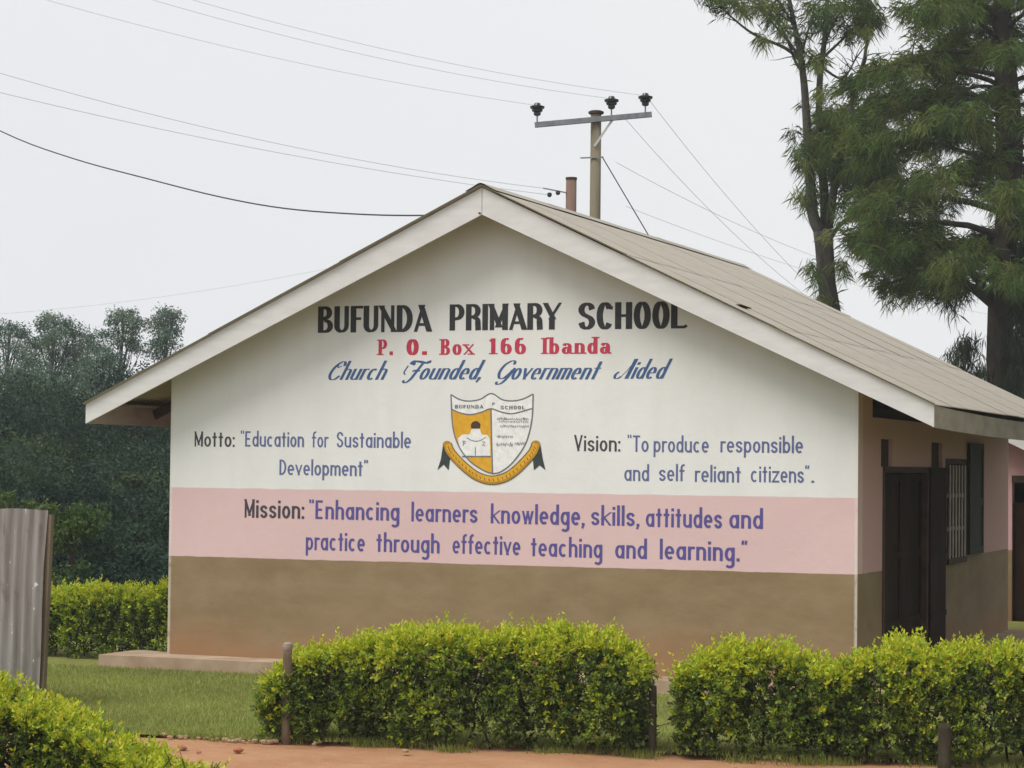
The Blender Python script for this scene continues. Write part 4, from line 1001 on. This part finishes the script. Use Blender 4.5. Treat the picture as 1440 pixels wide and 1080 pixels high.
def gum(px, ytop, D, hw, crown_h, label, n_cl=75, dens=130, size=.078, group='gum trees beyond the hedge', rcl=(.20, .46), open_=.0):
    """px/ytop: where the tree top stands, hw: crown half width in metres"""
    top_ = at(px, ytop, D); gz = float(ground_z(0, top_.y)); root = empty('gum_tree', (top_.x, top_.y, gz), label, 'tree', group)
    H = top_.z-gz; pts = [Vector((top_.x+.12*math.sin(k), top_.y, gz+H*.93*k/7)) for k in range(8)]
    MB().tube(pts, [.16*(1-.115*k) for k in range(8)], 9).build('trunk', M_bark3, root, True)
    C, R = [], []
    for k in range(n_cl):
        t = rng.uniform(0, 1)**.9; z = top_.z-.4-crown_h*t
        prof_ = math.sqrt(max(.02, 1-(1-min(1, t*1.9+.04))**2))
        az = rng.uniform(0, 6.283); rr = hw*prof_*math.sqrt(rng.uniform(0, 1))
        C.append((top_.x+rr*math.cos(az), top_.y+rr*math.sin(az), z)); R.append(rng.uniform(*rcl))
        if k % 2 == 0:
            st = Vector((top_.x, top_.y, max(gz+1, z-rng.uniform(.8, 2.0)))); e = Vector(C[-1])
            MB().tube([st, st.lerp(e, .5)+Vector((0, 0, -.15)), e], [.022, .016, .008], 5).build('limb', M_bark3, root)
    v, f, t = leaf_cloud(np.array(C), np.array(R), dens, size, T_GUM)
    fo = npmesh('foliage', v, f, M_gum, root, t); fo['kind'] = 'stuff'
    return root
for a_ in ((8, 452, 74, .95, 4.2, 'dark gum tree at the far left edge, cut by the frame', 80),
           (72, 436, 70, .95, 4.2, 'broadest dense gum tree, second from the left edge', 120),
           (118, 466, 76, .7, 3.2, 'gum tree half hidden between the broad one and the thin ones', 60),
           (168, 432, 72, .62, 1.25, 'thin open-crowned gum tree with sky below its crown', 26),
           (230, 430, 72, .60, 1.55, 'thin gum tree nearest the roof, with an umbrella-shaped crown', 26),
           (150, 486, 66, .55, 2.4, 'low dense gum tree in front of the thin pair', 48),
           (28, 505, 62, .9, 3.0, 'lower gum tree near the left edge, in front of the tall ones', 75),
           (92, 530, 60, .95, 2.8, 'lower dense gum tree below the broadest one', 75),
           (205, 540, 62, 1.0, 2.6, 'lower gum tree just beyond the eave of the school', 75),
           (150, 560, 58, .9, 2.6, 'gum tree in front of the hollow between the taller crowns', 70),
           (245, 560, 66, 1.0, 3.0, 'gum tree mostly hidden behind the gable corner', 50)):
    gum(a_[0]+4, a_[1]-14, a_[2], a_[3]*(1.3 if a_[6] > 40 else 1.12), a_[4], a_[5], n_cl=int(a_[6]*1.25))
# dark undergrowth filling the valley side
VS, FS, TS, off = [], [], [], 0
for k in range(110):
    px = rng.uniform(-60, 330); py = 575+rng.uniform(0, 1)*275; D = 58-(py-560)/290*28+rng.uniform(-3, 3)
    c0 = at(px, py+12, D); R0 = rng.uniform(.8, 1.5)*D/50; tb_ = np.array([(.030, .056, .044), (.042, .072, .050), (.070, .10, .052), (.022, .042, .036), (.034, .060, .040)])[rng.integers(0, 5)]
    m_ = 16; a = rng.uniform(0, 6.283, m_); e = np.arccos(rng.uniform(-.2, 1, m_))
    C = np.stack([c0.x+R0*np.sin(e)*np.cos(a), c0.y+R0*np.sin(e)*np.sin(a), c0.z+.8*R0*np.cos(e)], -1)
    v, f, t = leaf_cloud(C, rng.uniform(.22, .42, m_)*R0, 90, .085, tb_[None, :])
    VS.append(v); FS.append(f+off); off += len(v); TS.append(t)
v, f, t = np.concatenate(VS), np.concatenate(FS), np.concatenate(TS)
tag(npmesh('undergrowth', v, f, M_gum, None, t), 'dark green undergrowth filling the slope below the gum trees', 'bushes', kind='stuff')
# three lighter bushes showing above the iron sheet
for i, (x_, y_, D, r, lab) in enumerate(((12, 705, 31, .35, 'light green bush showing above the corrugated sheet at the left edge'), (95, 712, 31, .28, 'light green bush tip right behind the corrugated sheet corner'), (85, 800, 30, .3, 'small green bush rising behind the far hedge'))):
    p = at(x_, y_, D); gz = float(ground_z(0, p.y)); root = empty('bush', (p.x, p.y, gz), lab, 'bush')
    MB().tube([(p.x, p.y, gz), (p.x+.1, p.y, (gz+p.z)/2), (p.x, p.y, p.z)], [.05, .04, .02], 6).build('stem', M_stem, root)
    C = np.array([tuple(p+Vector((rng.normal(0, r*.7), rng.normal(0, r*.5), rng.normal(-.25, r*.5)))) for _ in range(16)])
    v, f, t = leaf_cloud(C, rng.uniform(.12, .25, 16), 110, .07, np.array([(.075, .13, .035), (.10, .155, .04), (.055, .10, .035)]))
    fo = npmesh('foliage', v, f, M_leaf, root, t); fo['kind'] = 'stuff'

# ------------------------------------------------------------------ damp air
HAZE = 0.0007
if HAZE:
    hz = MB().box(-120, 60, -25, 150, -10, 30).build('haze', flat('haze_box', (1, 1, 1))); tag(hz, kind='stuff')
    hm = bpy.data.materials.new('haze_air'); hm.use_nodes = True; ht = hm.node_tree; ht.nodes.clear()
    pv = ht.nodes.new('ShaderNodeVolumePrincipled'); pv.inputs['Color'].default_value = (.90, .95, 1, 1); pv.inputs['Density'].default_value = HAZE
    ho = ht.nodes.new('ShaderNodeOutputMaterial'); ht.links.new(pv.outputs[0], ho.inputs['Volume'])
    hz.data.materials.clear(); hz.data.materials.append(hm)
